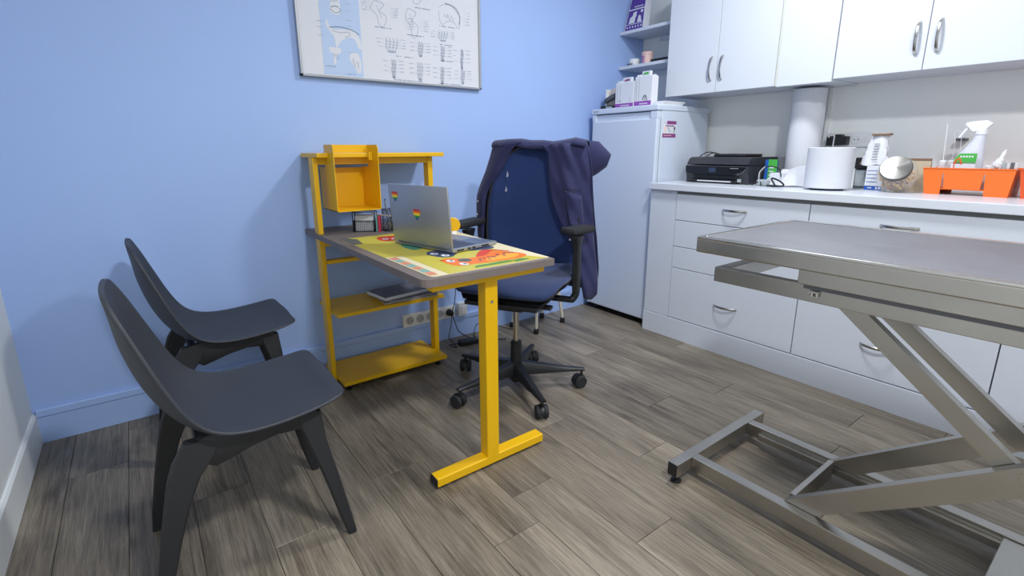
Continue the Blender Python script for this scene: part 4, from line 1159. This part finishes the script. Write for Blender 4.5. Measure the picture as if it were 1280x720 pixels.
# back of the coat behind the backrest
bm = BM(); g = []
for i in range(19):
    z = 1.13-0.69*i/18; row = []
    for k in range(25):
        q = -1+2*k/24; lo = lerp_path(Lo, min(1, (1.152-z)/0.572))[0] if z > 0.58 else -0.3
        ro = lerp_path(Ro, min(1, (1.148-z)/0.718))[0]
        l_ = lo+(ro-lo)*(k/24)
        row.append(Vector((-0.262-0.07*(1-q**6)-0.008*math.sin(l_*38+i*0.2), l_, z)))
    g.append(row)
sheet(bm, g, 0.003); obj('back_panel', bm, 'coat', ct, local=True, smooth='all')
# sleeve flaring at the right shoulder
bm = BM()
secs = []
for t_, c_, ra, rb in ((0, (-0.285, 0.225, 1.055), 0.03, 0.1), (0.4, (-0.29, 0.262, 1.058), 0.034, 0.092), (0.8, (-0.30, 0.308, 1.058), 0.03, 0.056), (1.0, (-0.305, 0.337, 1.062), 0.008, 0.03)):
    ring = []
    for k in range(18):
        a = 2*PI*k/18
        ring.append(Vector((c_[0]+ra*math.cos(a), c_[1]+0.35*rb*math.sin(a)*(1+0.1*math.sin(3*a)), c_[2]+rb*math.sin(a))))
    secs.append(ring)
loft(bm, secs); obj('sleeve', bm, 'coat', ct, local=True, smooth=True)
# left sleeve hangs behind
bm = BM()
secs = []
for c_, ra, rb in (((-0.32, -0.2, 1.08), 0.03, 0.07), ((-0.345, -0.2, 0.98), 0.03, 0.08), ((-0.36, -0.2, 0.88), 0.025, 0.075)):
    secs.append([Vector((c_[0]+ra*math.cos(2*PI*k/14), c_[1]+rb*math.sin(2*PI*k/14), c_[2])) for k in range(14)])
loft(bm, secs); obj('sleeve', bm, 'coat', ct, local=True, smooth=True)
def grid_pt(g, u, v, off=0.006):
    i = min(int(u*(len(g)-1)), len(g)-2); j = min(int(v*(len(g[0])-1)), len(g[0])-2)
    return g[i][j]+Vector((off, 0, 0))
for g_, spots in ((gR, ((0.62, 0.92), (0.71, 0.92), (0.79, 0.92), (0.88, 0.9), (0.53, 0.93))), (gL, ((0.66, 0.35), (0.77, 0.35), (0.86, 0.35), (0.95, 0.35)))):
    for u, v in spots:
        p = grid_pt(g_, u, v, 0.004)
        bm = BM(); lathe(bm, [(0.0052, 0), (0.0052, 0.002), (0.003, 0.0035)], n=12, mx=Matrix.Translation(p) @ Matrix.Rotation(PI/2, 4, 'Y'))
        obj('snap', bm, 'snap', ct, local=True)
# chest pocket and embroidery
bm = BM()
gp = [[grid_pt(gR, 0.28+0.2*i/6, 0.25+0.4*k/6, 0.006) for k in range(7)] for i in range(7)]
sheet(bm, gp, 0.002); obj('pocket', bm, 'coat', ct, local=True, smooth='all')
bm = BM()
for k in range(9):
    p = grid_pt(gR, 0.27, 0.7-0.05*k, 0.012)+Vector((0, 0, 0.002*k))
    tube(bm, [p, p+Vector((0.0, 0.004, 0.009)), p+Vector((0, 0.008, -0.001 if k % 2 else 0.006))], 0.0011, 4)
obj('embroidery', bm, 'thread', ct, local=True)
# white marks on the mesh back are pale tags
bm = BM()
for (l_, z, h) in ((-0.135, 0.985, 0.03), (-0.142, 0.915, 0.026)):
    bm.faces.new([bm.verts.new(Vector((-0.2165, l_+a, z+b))) for a, b in ((0, h), (0.006, h*0.4), (0.005, 0), (-0.007, 0), (-0.003, h*0.5))])
obj('pale_mark', bm, 'clear', oc, local=True)

# ------------------------------------------------------------------ white-legged stool behind the office chair
t = thing('stool', 'low stool with cream tube legs and black feet behind the office chair', 'stool', (2.42, -0.15, 0))
bm = BM(); lathe(bm, [(0.12, 0.40), (0.15, 0.405), (0.155, 0.42), (0.15, 0.44), (0.12, 0.448), (0.0001, 0.45)], (2.40, -0.18, 0), 28); obj('seat', bm, 'navy_seat', t, smooth=True)
for (fx, fy) in ((2.305, -0.255), (2.58, -0.195), (2.53, -0.045), (2.262, -0.065)):
    tx, ty = 2.40+(fx-2.42)*0.62, -0.16+(fy+0.14)*0.62
    bm = BM(); tube(bm, [(fx, fy, 0.03), (tx, ty, 0.41)], [0.0095, 0.0125], 12); l = obj('leg', bm, 'cream', t, smooth=True)
    bm = BM(); lathe(bm, [(0.014, 0), (0.016, 0.004), (0.016, 0.026), (0.012, 0.034)], (fx, fy, 0), 12); obj('rubber_foot', bm, 'black', l, smooth=True)

# ------------------------------------------------------------------ steel examination table
t = thing('examination_table', 'stainless steel lifting examination table in the right foreground', 'table', (2.05, -2.3, 0))
TX0, TX1, TY1, TY0, TZ = 1.762, 2.363, -1.646, -2.92, 0.86
bm = BM()
box(bm, TX0, TX1, TY0, TY1, TZ-0.048, TZ-0.006, bev=0.004)
obj('tabletop', bm, 'steel', t)
bm = BM()
R_ = 0.022
for a in ((TX0, TX0+R_, TY0, TY1), (TX1-R_, TX1, TY0, TY1), (TX0+R_, TX1-R_, TY1-R_, TY1), (TX0+R_, TX1-R_, TY0, TY0+R_)):
    box(bm, *a, TZ-0.01, TZ, bev=0.0035)
obj('raised_rim', bm, 'steel_rim', t)
bm = BM(); box(bm, TX0+R_, TX1-R_, TY0+R_, TY1-R_, TZ-0.0062, TZ-0.003); obj('top_sheet', bm, 'steel_top', t)
# shallow housing under the top
bm = BM(); box(bm, TX0+0.03, TX1-0.03, TY0+0.05, -1.93, 0.769, TZ-0.048, bev=0.002); obj('housing', bm, 'steel', t)
obj('rubber_strip', bx(TX0+0.034, TX0+0.037, TY0+0.06, -1.945, 0.759, 0.769), 'greydark', t)
bm = BM()
for y in (-1.968, -1.98): lathe(bm, [(0.005, 0), (0.005, 0.012)], (TX0+0.05, y, 0.743), 8, mx=Matrix.Translation((-0.018, 0, 0)))
box(bm, TX0+0.026, TX0+0.0335, -1.985, -1.963, 0.752, 0.757)
obj('bolt', bm, 'chrome', t)
# upper frame (rectangular tube loop)
UX0, UX1, UZ0, UZ1 = 1.80, 2.30, 0.724, 0.7685
obj('upper_rail', bx(UX0, UX0+0.03, TY0+0.1, -1.69, UZ0, UZ1, bev=0.002), 'steel', t)
obj('upper_rail', bx(UX1-0.03, UX1, TY0+0.1, -1.69, UZ0, UZ1, bev=0.002), 'steel', t)
obj('upper_rail', bx(UX0+0.03, UX1-0.03, -1.725, -1.69, UZ0, UZ1, bev=0.002), 'steel', t)
obj('upper_rail', bx(UX0+0.03, UX1-0.03, TY0+0.1, TY0+0.14, UZ0, UZ1, bev=0.002), 'steel', t)
# base
for y1 in (-1.613, -2.86):
    b_ = obj('base_foot', bx(1.76, 2.338, y1-0.036, y1, 0.03, 0.078, bev=0.002), 'steel', t)
    obj('end_cap', bx(1.7575, 1.7605, y1-0.035, y1-0.001, 0.031, 0.077), 'black', b_)
    obj('end_cap', bx(2.3375, 2.3405, y1-0.035, y1-0.001, 0.031, 0.077), 'black', b_)
    for x in (1.785, 2.31):
        bm = BM(); lathe(bm, [(0.018, 0), (0.018, 0.006), (0.006, 0.01), (0.006, 0.031)], (x, y1-0.018, 0), 14); obj('levelling_foot', bm, 'black', b_)
for x0 in (1.842, 2.212):
    obj('base_rail', bx(x0, x0+0.036, -2.824, -1.6492, 0.03, 0.078, bev=0.002), 'steel', t)
obj('inner_channel', bx(2.196, 2.211, -2.4, -1.70, 0.034, 0.058, bev=0.001), 'steel', t)
obj('base_plate', bx(1.88, 2.21, -2.72, -2.375, 0.03, 0.072, bev=0.002), 'steel', t)
# scissor arms: lower pair rises to the pivot, upper pair returns to the frame
def arm_poly(y0, z0, y1, z1, h, cut):
    d = Vector((y1-y0, z1-z0)).normalized(); n = Vector((-d.y, d.x))
    return d, n
PV = (-2.44, 0.455)
for i, x0 in enumerate((1.872, 2.182)):
    x1 = x0+0.03
    bm = BM()
    # lower arm: flat-cut foot on the rail, rising towards -Y
    poly = [(-1.945, 0.0795), (-2.03, 0.0795), (-2.50, 0.448), (-2.50, 0.515), (-2.47, 0.505)]
    prism(bm, poly, x0, x1, axes=('y', 'z', 'x')); obj('lower_arm', bm, 'steel', t)
for i, x0 in enumerate((1.906, 2.065)):
    x1 = x0+0.026
    bm = BM()
    poly = [(-1.96, 0.7238), (-2.028, 0.7238), (-2.425, 0.399), (-2.362, 0.3955)]
    prism(bm, poly, x0, x1, axes=('y', 'z', 'x')); obj('upper_arm', bm, 'steel', t)
bm = BM()
box(bm, 1.9025, 2.1815, -1.962, -1.946, 0.03, 0.092, bev=0.002)
obj('cross_tube', bm, 'steel', t)
bm = BM(); box(bm, 1.9025, 2.1815, -2.47, -2.43, 0.4, 0.45, bev=0.003); obj('cross_tube', bm, 'steel', t)
bm = BM(); tube(bm, [(1.868, -2.405, 0.425), (2.216, -2.405, 0.425)], 0.01, 14); obj('pivot_axle', bm, 'chrome', t, smooth=True)

# ------------------------------------------------------------------ things on the worktop
W = 0.92
t = thing('printer', 'black inkjet printer with small blue screen on the worktop beside the fridge', 'printer', (3.3, -0.87, W))
y1, y0 = -0.672, -1.06
bm = BM()
prism(bm, [(3.14, W), (3.135, W+0.04), (3.125, W+0.06), (3.12, W+0.095), (3.125, W+0.1), (3.46, W+0.1), (3.46, W)], y0, y1, axes=('x', 'z', 'y')); obj('body', bm, 'printer_grey', t)
bm = BM()
prism(bm, [(3.135, W+0.103), (3.125, W+0.108), (3.15, W+0.14), (3.175, W+0.148), (3.45, W+0.148), (3.46, W+0.103)], y0+0.006, y1-0.004, axes=('x', 'z', 'y')); obj('scanner_lid', bm, 'printer_grey', t)
obj('feeder', bx(3.2, 3.4, -0.99, -0.80, W+0.148, W+0.165, bev=0.006), 'black', t)
bm = BM()
prism(bm, [(y1-0.01, W+0.095), (y1-0.012, W+0.065), (y1-0.05, W+0.05), (y0+0.09, W+0.05), (y0+0.03, W+0.075), (y0+0.01, W+0.095)], 3.108, 3.124, axes=('y', 'z', 'x')); obj('control_panel', bm, 'black_gloss', t)
obj('display', bx(3.1065, 3.108, -0.875, -0.835, W+0.066, W+0.087), 'blue_screen', t)
obj('display_bezel', bx(3.1072, 3.109, -0.882, -0.828, W+0.06, W+0.091), 'black', t)
obj('paper_tray', bx(3.115, 3.14, y0+0.06, y1-0.04, W+0.004, W+0.022, bev=0.003), 'black', t)
obj('paper_edge', bx(3.1135, 3.1155, -0.97, -0.76, W+0.010, W+0.016), 'paper', t)
obj('output_slot', bx(3.128, 3.136, y0+0.06, y1-0.05, W+0.03, W+0.046), 'black', t)
obj('badge', bx(3.127, 3.1345, -1.02, -1.0, W+0.012, W+0.03), 'grey_rubber', t)
bm = BM(); tube(bm, [(3.104, -1.055, W+0.085), (3.12, -1.03, W+0.065), (3.118, -1.0, W+0.052)], 0.0014, 6); obj('trim_line', bm, 'chrome', t)
bm = BM()
for k in range(6): box(bm, 3.1065, 3.1085, -1.01+k*0.008, -1.004+k*0.008, W+0.086, W+0.089)
obj('lettering', bm, 'grey_rubber', t)
bm = BM(); tube(bm, spline([(3.3, -0.63, W+0.13), (3.3, -0.66, W+0.158), (3.3, -0.71, W+0.175), (3.32, -0.78, W+0.16)]), 0.003, 6)
tube(bm, spline([(3.34, -0.64, W+0.12), (3.34, -0.7, W+0.168), (3.36, -0.76, W+0.155)]), 0.003, 6)
tag(obj('cable', bm, 'wire', smooth=True), 'thin black cable arching over the back of the printer', 'cable')
# white label printer-ish silver tangle
t = thing('cable_bundle', 'black cable coil with silver plug between printer and white paper sheet', 'cable', (3.16, -1.15, W))
bm = BM()
tube(bm, spline([(3.12, -1.09, W+0.004), (3.11, -1.12, W+0.02), (3.13, -1.16, W+0.006), (3.09, -1.2, W+0.005), (3.06, -1.24, W+0.01), (3.06, -1.22, W+0.045), (3.06, -1.26, W+0.035), (3.06, -1.285, W+0.012), (3.07, -1.24, W+0.006), (3.1, -1.18, W+0.005)]), 0.0042, 6)
tube(bm, spline([(3.1, -1.15, W+0.006), (3.14, -1.12, W+0.06), (3.17, -1.14, W+0.1), (3.17, -1.2, W+0.09), (3.16, -1.22, W+0.05)]), 0.003, 6)
obj('cord', bm, 'wire', t, smooth=True)
bm = BM(); box(bm, 3.11, 3.15, -1.175, -1.115, W+0.001, W+0.034, bev=0.008); obj('plug', bm, 'grey_rubber', t)
bm = BM(); tube(bm, spline([(3.13, -1.12, W+0.03), (3.15, -1.11, W+0.07), (3.16, -1.13, W+0.1)]), 0.003, 6); obj('pale_cord', bm, 'clear', t)
t = thing('carton', 'small green and blue carton behind the cable coil next to the printer', 'box', (3.25, -1.14, W))
bm = BM(); box(bm, 3.22, 3.27, -1.165, -1.1, W, W+0.135, bev=0.001); obj('body', bm, 'blueprint', t)
bm = BM(); box(bm, 3.2185, 3.2205, -1.165, -1.118, W+0.02, W+0.137); obj('green_face', bm, 'green', t)
bm = BM(); box(bm, 3.225, 3.268, -1.182, -1.1655, W+0.06, W+0.15, bev=0.001); obj('flap', bm, 'greydark', t)
bm = BM()
for k in range(3): box(bm, 3.217, 3.2186, -1.15, -1.125, W+0.05+k*0.02, W+0.056+k*0.02)
obj('lettering', bm, 'paper', t)

# tall paper roll with its loose end
RX, RY = 3.38, -1.216
t = thing('paper_roll', 'tall white examination paper roll reaching up to the wall cabinets', 'paper roll', (3.38, -1.216, W))
bm = BM(); lathe(bm, [(0.078, 0.0), (0.081, 0.003), (0.081, 0.497), (0.078, 0.5), (0.022, 0.5), (0.022, 0.49)], (RX, RY, W), 40); obj('roll', bm, 'tissue', t, smooth=True)
g = []
rnd = random.Random(4)
for i in range(13):
    u = i/12; row = []
    for k in range(13):
        v = k/12
        y = -1.135-0.20*v; x = 3.245-0.10*u-0.012*math.sin(v*9+u*3)*u+0.05*(v-0.5)**2
        z = W+0.004+0.105*(1-u)*(0.55+0.45*v)+0.012*abs(math.sin(v*7+u*2.4))*(1-u*0.7)
        row.append(Vector((x, y, z)))
    g.append(row)
bm = BM(); sheet(bm, g, 0.0015); obj('loose_end', bm, 'tissue', t)
t = thing('carton', 'small plain white carton beside the foot of the tall paper roll', 'box', (3.17, -1.16, W))
bm = BM(); box(bm, 3.17, 3.235, -1.225, -1.155, W, W+0.068, bev=0.001); obj('body', bm, 'paper', t)

# paper towel roll on a holder
RC = (3.12, -1.457)
t = thing('roll_holder', 'chrome upright roll holder with dark round base on the worktop', 'holder', (RC[0], RC[1], W))
bm = BM(); lathe(bm, [(0.07, 0), (0.072, 0.003), (0.07, 0.008)], (RC[0], RC[1], W), 28); obj('base', bm, 'black', t, smooth=True)
bm = BM(); tube(bm, [(RC[0], RC[1], W+0.008), (RC[0], RC[1]-0.004, W+0.24)]+[(RC[0], RC[1]+0.008+0.012*math.cos(a), W+0.25+0.012*math.sin(a)) for a in [math.radians(180-k*30) for k in range(-0, 8)]], 0.003, 8)
obj('rod', bm, 'chrome', t, smooth=True)
o = obj('paper_towel_roll', (lambda b: (lathe(b, [(0.02, 0.0), (0.094, 0.0), (0.097, 0.003), (0.097, 0.187), (0.094, 0.19), (0.02, 0.19), (0.02, 0.0)], (RC[0], RC[1], W+0.009), 40, capb=False, capt=False), b)[1])(BM()), 'tissue', smooth=True)
tag(origin_to(o, (RC[0], RC[1], W+0.009)), 'short thick white paper towel roll on the chrome holder', 'paper roll')

# socket plate on the right wall, trunking, charger
t = thing('wall_socket', 'white triple wall socket plate above the worktop behind the towel roll', 'socket', (XW, -1.39, 1.16))
obj('plate', bx(XW-0.014, XW-0.0005, -1.487, -1.28, 1.122, 1.196, bev=0.003), 'white', t)
bm = BM(); lathe(bm, [(0.022, 0), (0.022, 0.003), (0.018, 0.003), (0.017, 0.0005)], n=20, mx=Matrix.Translation((XW-0.014, -1.425, 1.158)) @ Matrix.Rotation(-PI/2, 4, 'Y')); s = obj('socket', bm, 'white', t)
bm = BM()
for dy in (-0.009, 0.009): lathe(bm, [(0.003, 0), (0.003, 0.001)], n=8, mx=Matrix.Translation((XW-0.0148, -1.425+dy, 1.158)) @ Matrix.Rotation(-PI/2, 4, 'Y'))
obj('pin_hole', bm, 'black', s)
bm = BM(); prism(bm, [(-1.395, 1.132), (-1.30, 1.128), (-1.298, 1.175), (-1.33, 1.178), (-1.34, 1.186), (-1.365, 1.186), (-1.372, 1.176), (-1.395, 1.176)], XW-0.055, XW-0.0142, axes=('y', 'z', 'x'))
o = obj('charger', bm, 'black'); tag(o, 'black plug-in charger in the wall socket above the towel roll', 'charger')
struct(obj('trim_1', bx(XW-0.012, XW-0.0002, -1.285, -1.262, 0.921, 1.43, bev=0.001), 'white_wall'))
bm = BM(); box(bm, XW-0.06, XW-0.0005, -1.87, -1.835, 1.145, 1.157, bev=0.003); o = obj('wall_hook', bm, 'greydark'); tag(o, 'small grey hook on the wall behind the spray bottle', 'hook')

# dark-topped device of unidentified use behind the roll
t = thing('glass_front_device', 'dark-topped glass-fronted device between towel roll and blue and white carton', 'device', (3.34, -1.54, W))
bm = BM(); box(bm, 3.32, 3.37, -1.575, -1.50, W, W+0.095, bev=0.003); obj('body', bm, 'greydark', t)
bm = BM(); box(bm, 3.318, 3.3205, -1.562, -1.505, W+0.012, W+0.09); obj('front', bm, 'grey_rubber', t)
bm = BM(); box(bm, 3.31, 3.37, -1.578, -1.498, W+0.0955, W+0.15, bev=0.004); obj('dark_top', bm, 'black', t)
bm = BM(); box(bm, 3.307, 3.311, -1.56, -1.52, W+0.115, W+0.13); obj('label_plate', bm, 'brown', t)
# blue and white carton
t = thing('carton', 'white carton with blue foot band and blue text lines beside the glass jar', 'box', (3.28, -1.6, W))
bm = BM(); box(bm, 3.25, 3.33, -1.642, -1.572, W, W+0.115, bev=0.001); obj('body', bm, 'paper', t)
pl = Plane((3.2497, -1.572, W), (0, -1, 0), (0, 0, 1), 0.07, 0.115)
bm = BM(); pl.rect(bm, 0, 0, 1, 0.17)
for k in range(4): pl.rect(bm, 0.06, 0.32+k*0.15, 0.72, 0.345+k*0.15)
obj('blue_print', bm, 'blueprint', t)
bm = BM(); pl.rect(bm, 0.2, 0.07, 0.45, 0.11, 0.001); pl.rect(bm, 0.66, 0.04, 0.78, 0.13, 0.001); pl.rect(bm, 0.84, 0.04, 0.94, 0.13, 0.001); obj('white_print', bm, 'paper', t)
# crumpled paper bag on top
t = thing('paper_bag', 'crumpled grey-white printed bag standing on the blue and white carton', 'bag', (3.27, -1.59, W+0.115))
g = []; rnd = random.Random(11); nseg = 20
for i in range(11):
    u = i/10; ring = []
    wy = 0.054-0.024*u; wx = 0.03-0.018*u
    for k in range(nseg):
        a = 2*PI*k/nseg
        j = 1+0.10*math.sin(3*a+5*u)+0.08*math.sin(7*a+u*11)+rnd.uniform(-0.03, 0.03)
        ring.append(Vector((3.28+wx*math.cos(a)*j+0.006*u, -1.588-0.012*u+wy*math.sin(a)*j, W+0.116+0.145*u+0.004*math.sin(4*a))))
    g.append(ring)
bm = BM(); loft(bm, g); obj('body', bm, 'paper', t, smooth=True)
bm = BM(); box(bm, 3.26, 3.30, -1.64, -1.565, W+0.252, W+0.262, bev=0.003); obj('top_fold', bm, 'brown', t)
bm = BM()
for k in range(7): box(bm, 3.2465+0.0021*k, 3.2485+0.0021*k, -1.606, -1.584, W+0.14+k*0.012, W+0.1425+k*0.012)
obj('lettering', bm, 'greydark', t)

# glass treat jar with a slanted metal lid
JC = Vector((3.2, -1.708, W+0.075))
ln = Vector((-0.80, -0.12, 0.50)).normalized()
t = thing('treat_jar', 'squat glass jar with slanted brushed metal lid facing the room', 'jar', (JC.x, JC.y, W))
def jar_shell(scale, th=0.0):
    bm = BM(); bmesh.ops.create_uvsphere(bm, u_segments=32, v_segments=20, radius=1.0)
    for v in bm.verts:
        n = v.co.copy()
        p = Vector((abs(n.x)**0.8*math.copysign(1, n.x)*0.078, abs(n.y)**0.8*math.copysign(1, n.y)*0.075, n.z*0.08))*scale
        if p.z < -0.0735*scale: p.z = -0.0735*scale
        v.co = p
    # cut by the mouth plane
    co = ln*0.055
    geom = list(bm.verts)+list(bm.edges)+list(bm.faces)
    bmesh.ops.bisect_plane(bm, geom=geom, plane_co=co, plane_no=ln, clear_outer=True)
    bm.transform(Matrix.Translation(JC))
    return bm
obj('glass_body', jar_shell(1.0), 'glass', t, smooth=True)
q = ln.to_track_quat('Z', 'Y').to_matrix().to_4x4()
ml = Matrix.Translation(JC+ln*0.05) @ q
bm = BM(); lathe(bm, [(0.052, 0.0), (0.059, 0.001), (0.06, 0.014), (0.057, 0.018), (0.02, 0.019), (0.0005, 0.0195)], n=40); o = obj('lid', bm, 'lid', t, local=True, smooth=True); o.matrix_basis = Matrix.Translation((-JC.x, -JC.y, -W)) @ ml
bm = BM(); rnd = random.Random(2)
cnt = 0
while cnt < 170:
    p = Vector((rnd.uniform(-0.068, 0.068), rnd.uniform(-0.066, 0.066), rnd.uniform(-0.07, 0.012)))
    if (p.x/0.068)**2+(p.y/0.066)**2+(p.z/0.074)**2 > 0.92 or p.dot(ln) > 0.038: continue
    m = Matrix.Translation(JC+p) @ Euler((rnd.random()*6, rnd.random()*6, rnd.random()*6)).to_matrix().to_4x4()
    box(bm, -0.008, 0.008, -0.005, 0.005, -0.0035, 0.0035, bev=0.002, seg=1, mx=m, mi=rnd.choice((0, 0, 1))); cnt += 1
o = obj('pet_treats', bm, ['treat', 'treat2'], kind='stuff')
tag(o, 'small golden and brown biscuits filling the glass jar', 'treats')
t = thing('paper_bag', 'flat kraft bag leaning behind the glass jar', 'bag', (3.32, -1.74, W))
bm = BM(); loft(bm, [[Vector((3.32+a, -1.74+b*w, z)) for a, b in ((-d, -1), (d, -1), (d, 1), (-d, 1))] for z, w, d in ((W, 0.055, 0.02), (W+0.08, 0.058, 0.018), (W+0.14, 0.056, 0.004))]); obj('body', bm, 'kraft', t)
bm = BM(); box(bm, 3.313, 3.327, -1.795, -1.685, W+0.14, W+0.148); obj('fold', bm, 'brown', t)

# orange caddies
def caddy(y1, y0, m, label):
    t = thing('caddy', label, 'caddy', (3.29, (y0+y1)/2, W), 0, 'orange plastic caddies')
    xf, xb, h = 3.2, 3.39, 0.108; th = 0.004; L_ = y1-y0
    bm = BM()
    # front wall: apron with two legs, wedge cut-outs between
    y = lambda s: y1-s*L_
    ins = 0.05
    outer = [(y(0.057), W), (y(0.0), W+h), (y(1.0), W+h), (y(0.967), W), (y(0.72), W), (y(0.70), W+h*0.83), (y(0.685), W+h*0.83), (y(0.672), W+h*0.22), (y(0.272), W+h*0.22), (y(0.25), W+h*0.83), (y(0.235), W+h*0.83), (y(0.24), W)]
    prism(bm, outer, xf, xf+th, axes=('y', 'z', 'x')); obj('side', bm, m, t)
    bm = BM(); prism(bm, outer, xb-th, xb, axes=('y', 'z', 'x')); obj('side', bm, m, t)
    bm = BM(); loft(bm, [[Vector((a, b, z)) for a, b in ((xf+th, yy-th), (xb-th, yy-th), (xb-th, yy), (xf+th, yy))] for z, yy in ((W, y(0.057)), (W+h, y(0.0)))]); obj('end', bm, m, t)
    bm = BM(); loft(bm, [[Vector((a, b, z)) for a, b in ((xf+th, yy), (xb-th, yy), (xb-th, yy+th), (xf+th, yy+th))] for z, yy in ((W, y(0.967)), (W+h, y(1.0)))])
    obj('end', bm, m, t)
    bm = BM(); box(bm, xf+th, xb-th, y(0.95), y(0.06), W+h*0.2, W+h*0.2+th); obj('floor_plate', bm, m, t)
    bm = BM(); box(bm, xf-0.003, xf+th+0.001, y0, y1+0.001, W+h, W+h+0.004, bev=0.001); obj('rim', bm, m, t); bm = BM(); box(bm, xb-th-0.001, xb+0.003, y0, y1+0.001, W+h, W+h+0.004, bev=0.001); obj('rim', bm, m, t)
    return t
caddy(-1.80, -2.092, 'orange', 'orange plastic caddy holding spray and small bottles on the worktop')
caddy(-2.102, -2.40, 'orange_dark', 'deeper orange caddy cut off by the right edge of the photo')
CF = W+0.108*0.2+0.0045
t = thing('spray_bottle', 'white trigger spray bottle with green label standing in the orange caddy', 'bottle', (3.27, -1.935, CF))
bm = BM(); secs = []
for z, yc, hy, hx in ((0, -1.925, 0.05, 0.028), (0.02, -1.925, 0.053, 0.031), (0.10, -1.926, 0.052, 0.031), (0.135, -1.932, 0.044, 0.029), (0.17, -1.942, 0.031, 0.025), (0.2, -1.95, 0.021, 0.02), (0.222, -1.953, 0.017, 0.017)):
    secs.append([Vector((3.27+hx*math.cos(2*PI*k/24), yc+hy*math.sin(2*PI*k/24), CF+z)) for k in range(24)])
loft(bm, secs); obj('body', bm, 'frosted', t, smooth=True)
bm = BM(); lathe(bm, [(0.02, 0), (0.02, 0.02)], (3.27, -1.953, CF+0.222), 18); obj('collar', bm, 'white', t, smooth=True)
bm = BM()
prism(bm, [(-1.925, CF+0.235), (-1.90, CF+0.262), (-1.9, CF+0.27), (-1.925, CF+0.276), (-1.965, CF+0.278), (-1.985, CF+0.264), (-1.975, CF+0.255), (-1.962, CF+0.236)], 3.258, 3.282, axes=('y', 'z', 'x')); hd = obj('spray_head', bm, 'white', t)
bm = BM(); tube(bm, spline([(3.27, -1.912, CF+0.258), (3.27, -1.898, CF+0.235), (3.27, -1.885, CF+0.21)]), [0.005]*13, 8); obj('trigger', bm, 'white', hd, smooth=True)
pl = Plane((3.2368, -1.885, CF+0.09), (0, -1, 0), (0, 0, 1), 0.075, 0.05)
bm = BM(); pl.poly(bm, [(0.1, 0.75), (0.26, 1.1), (1.0, 1.1), (1.0, 0.35), (0.04, 0.35)]); pl.rect(bm, 0.12, -0.3, 1, 0.25)
lb = obj('label_panel', bm, 'green', t)
bm = BM(); pl.rect(bm, -0.05, -0.6, 1.0, 0.25, 0.001)
for k in range(5): pl.rect(bm, 0.3+k*0.12, 0.78, 0.38+k*0.12, 0.92, 0.001)
obj('lettering', bm, 'paper', lb)
def dropper(x, y, h, lab, g):
    t = thing('bottle', lab, 'bottle', (x, y, CF), 0, g)
    bm = BM(); lathe(bm, [(0.016, 0), (0.018, 0.004), (0.018, 0.085), (0.01, 0.095)], (x, y, CF), 18); obj('body', bm, 'clear', t, smooth=True)
    bm = BM(); lathe(bm, [(0.013, 0.093), (0.014, 0.096), (0.014, 0.112), (0.008, 0.116)], (x, y, CF), 16); obj('cap', bm, 'white', t, smooth=True)
    return t
t = dropper(3.28, -1.844, 0, 'small clear bottle with white cap and straight upright straw in the caddy', 'clear bottles in the orange caddy')
bm = BM(); tube(bm, [(3.28, -1.844, CF+0.11), (3.28, -1.835, CF+0.27)], 0.0016, 6); obj('straw', bm, 'white', t)
t = dropper(3.34, -1.860, 0, 'small clear bottle with bent looping tube in the caddy', 'clear bottles in the orange caddy')
bm = BM(); tube(bm, spline([(3.34, -1.860, CF+0.11), (3.34, -1.858, CF+0.2), (3.34, -1.850, CF+0.232), (3.34, -1.868, CF+0.236), (3.34, -1.878, CF+0.2), (3.34, -1.884, CF+0.11)]), 0.0016, 6); obj('tube', bm, 'clear', t, smooth=True)
bm = BM(); tube(bm, spline([(3.24, -1.90, CF+0.04), (3.24, -1.892, CF+0.1), (3.24, -1.905, CF+0.125), (3.24, -1.915, CF+0.10)]), 0.005, 8); o = obj('hook', bm, 'orange_dark', smooth=True)
tag(o, 'orange-red curved handle end poking from the caddy left of the spray bottle', 'handle')
t = thing('bottle', 'small clear pump bottle with stepped white nozzle right of the spray bottle', 'bottle', (3.26, -2.0, CF))
bm = BM(); lathe(bm, [(0.02, 0), (0.022, 0.004), (0.022, 0.09), (0.015, 0.10)], (3.26, -2.0, CF), 18); obj('body', bm, 'clear', t, smooth=True)
bm = BM(); lathe(bm, [(0.019, 0.098), (0.019, 0.112), (0.014, 0.114), (0.014, 0.126), (0.008, 0.128), (0.007, 0.15), (0.003, 0.165)], n=18, mx=Matrix.Translation((3.26, -2.0, CF)) @ Matrix.Rotation(math.radians(14), 4, 'X')); obj('nozzle', bm, 'white', t, smooth=True)
for k, (c_, lb) in enumerate((('clear', 'clear tube in the caddy nearest the pump bottle'), ('grey_rubber', 'grey striped tube second from the pump bottle in the caddy'), ('clear', 'clear tube between two grey ones in the caddy'), ('greydark', 'dark grey tube near the end of the caddy'), ('clear', 'last clear tube at the caddy end'))):
    bm = BM(); lathe(bm, [(0.0045, 0), (0.0055, 0.003), (0.0055, 0.108), (0.0045, 0.11)], (3.25, -2.034-0.0118*k, CF), 12); o = obj('test_tube', bm, c_, smooth=True); tag(o, lb, 'tube', 'tubes in the orange caddy')
bm = BM(); lathe(bm, [(0.0, 0), (0.03, 0.0), (0.034, 0.01), (0.034, 0.05), (0.024, 0.062), (0.0005, 0.066)], (3.27, -2.15, CF+0.09), 24); o = obj('pot', bm, 'cream', smooth=True)
bm = BM(); lathe(bm, [(0.03, 0), (0.032, 0.0895)], (3.27, -2.15, CF), 20); o2 = obj('pot_body', bm, 'cream', o, smooth=True)
tag(o, 'cream round-topped pot in the second caddy at the right edge', 'pot')
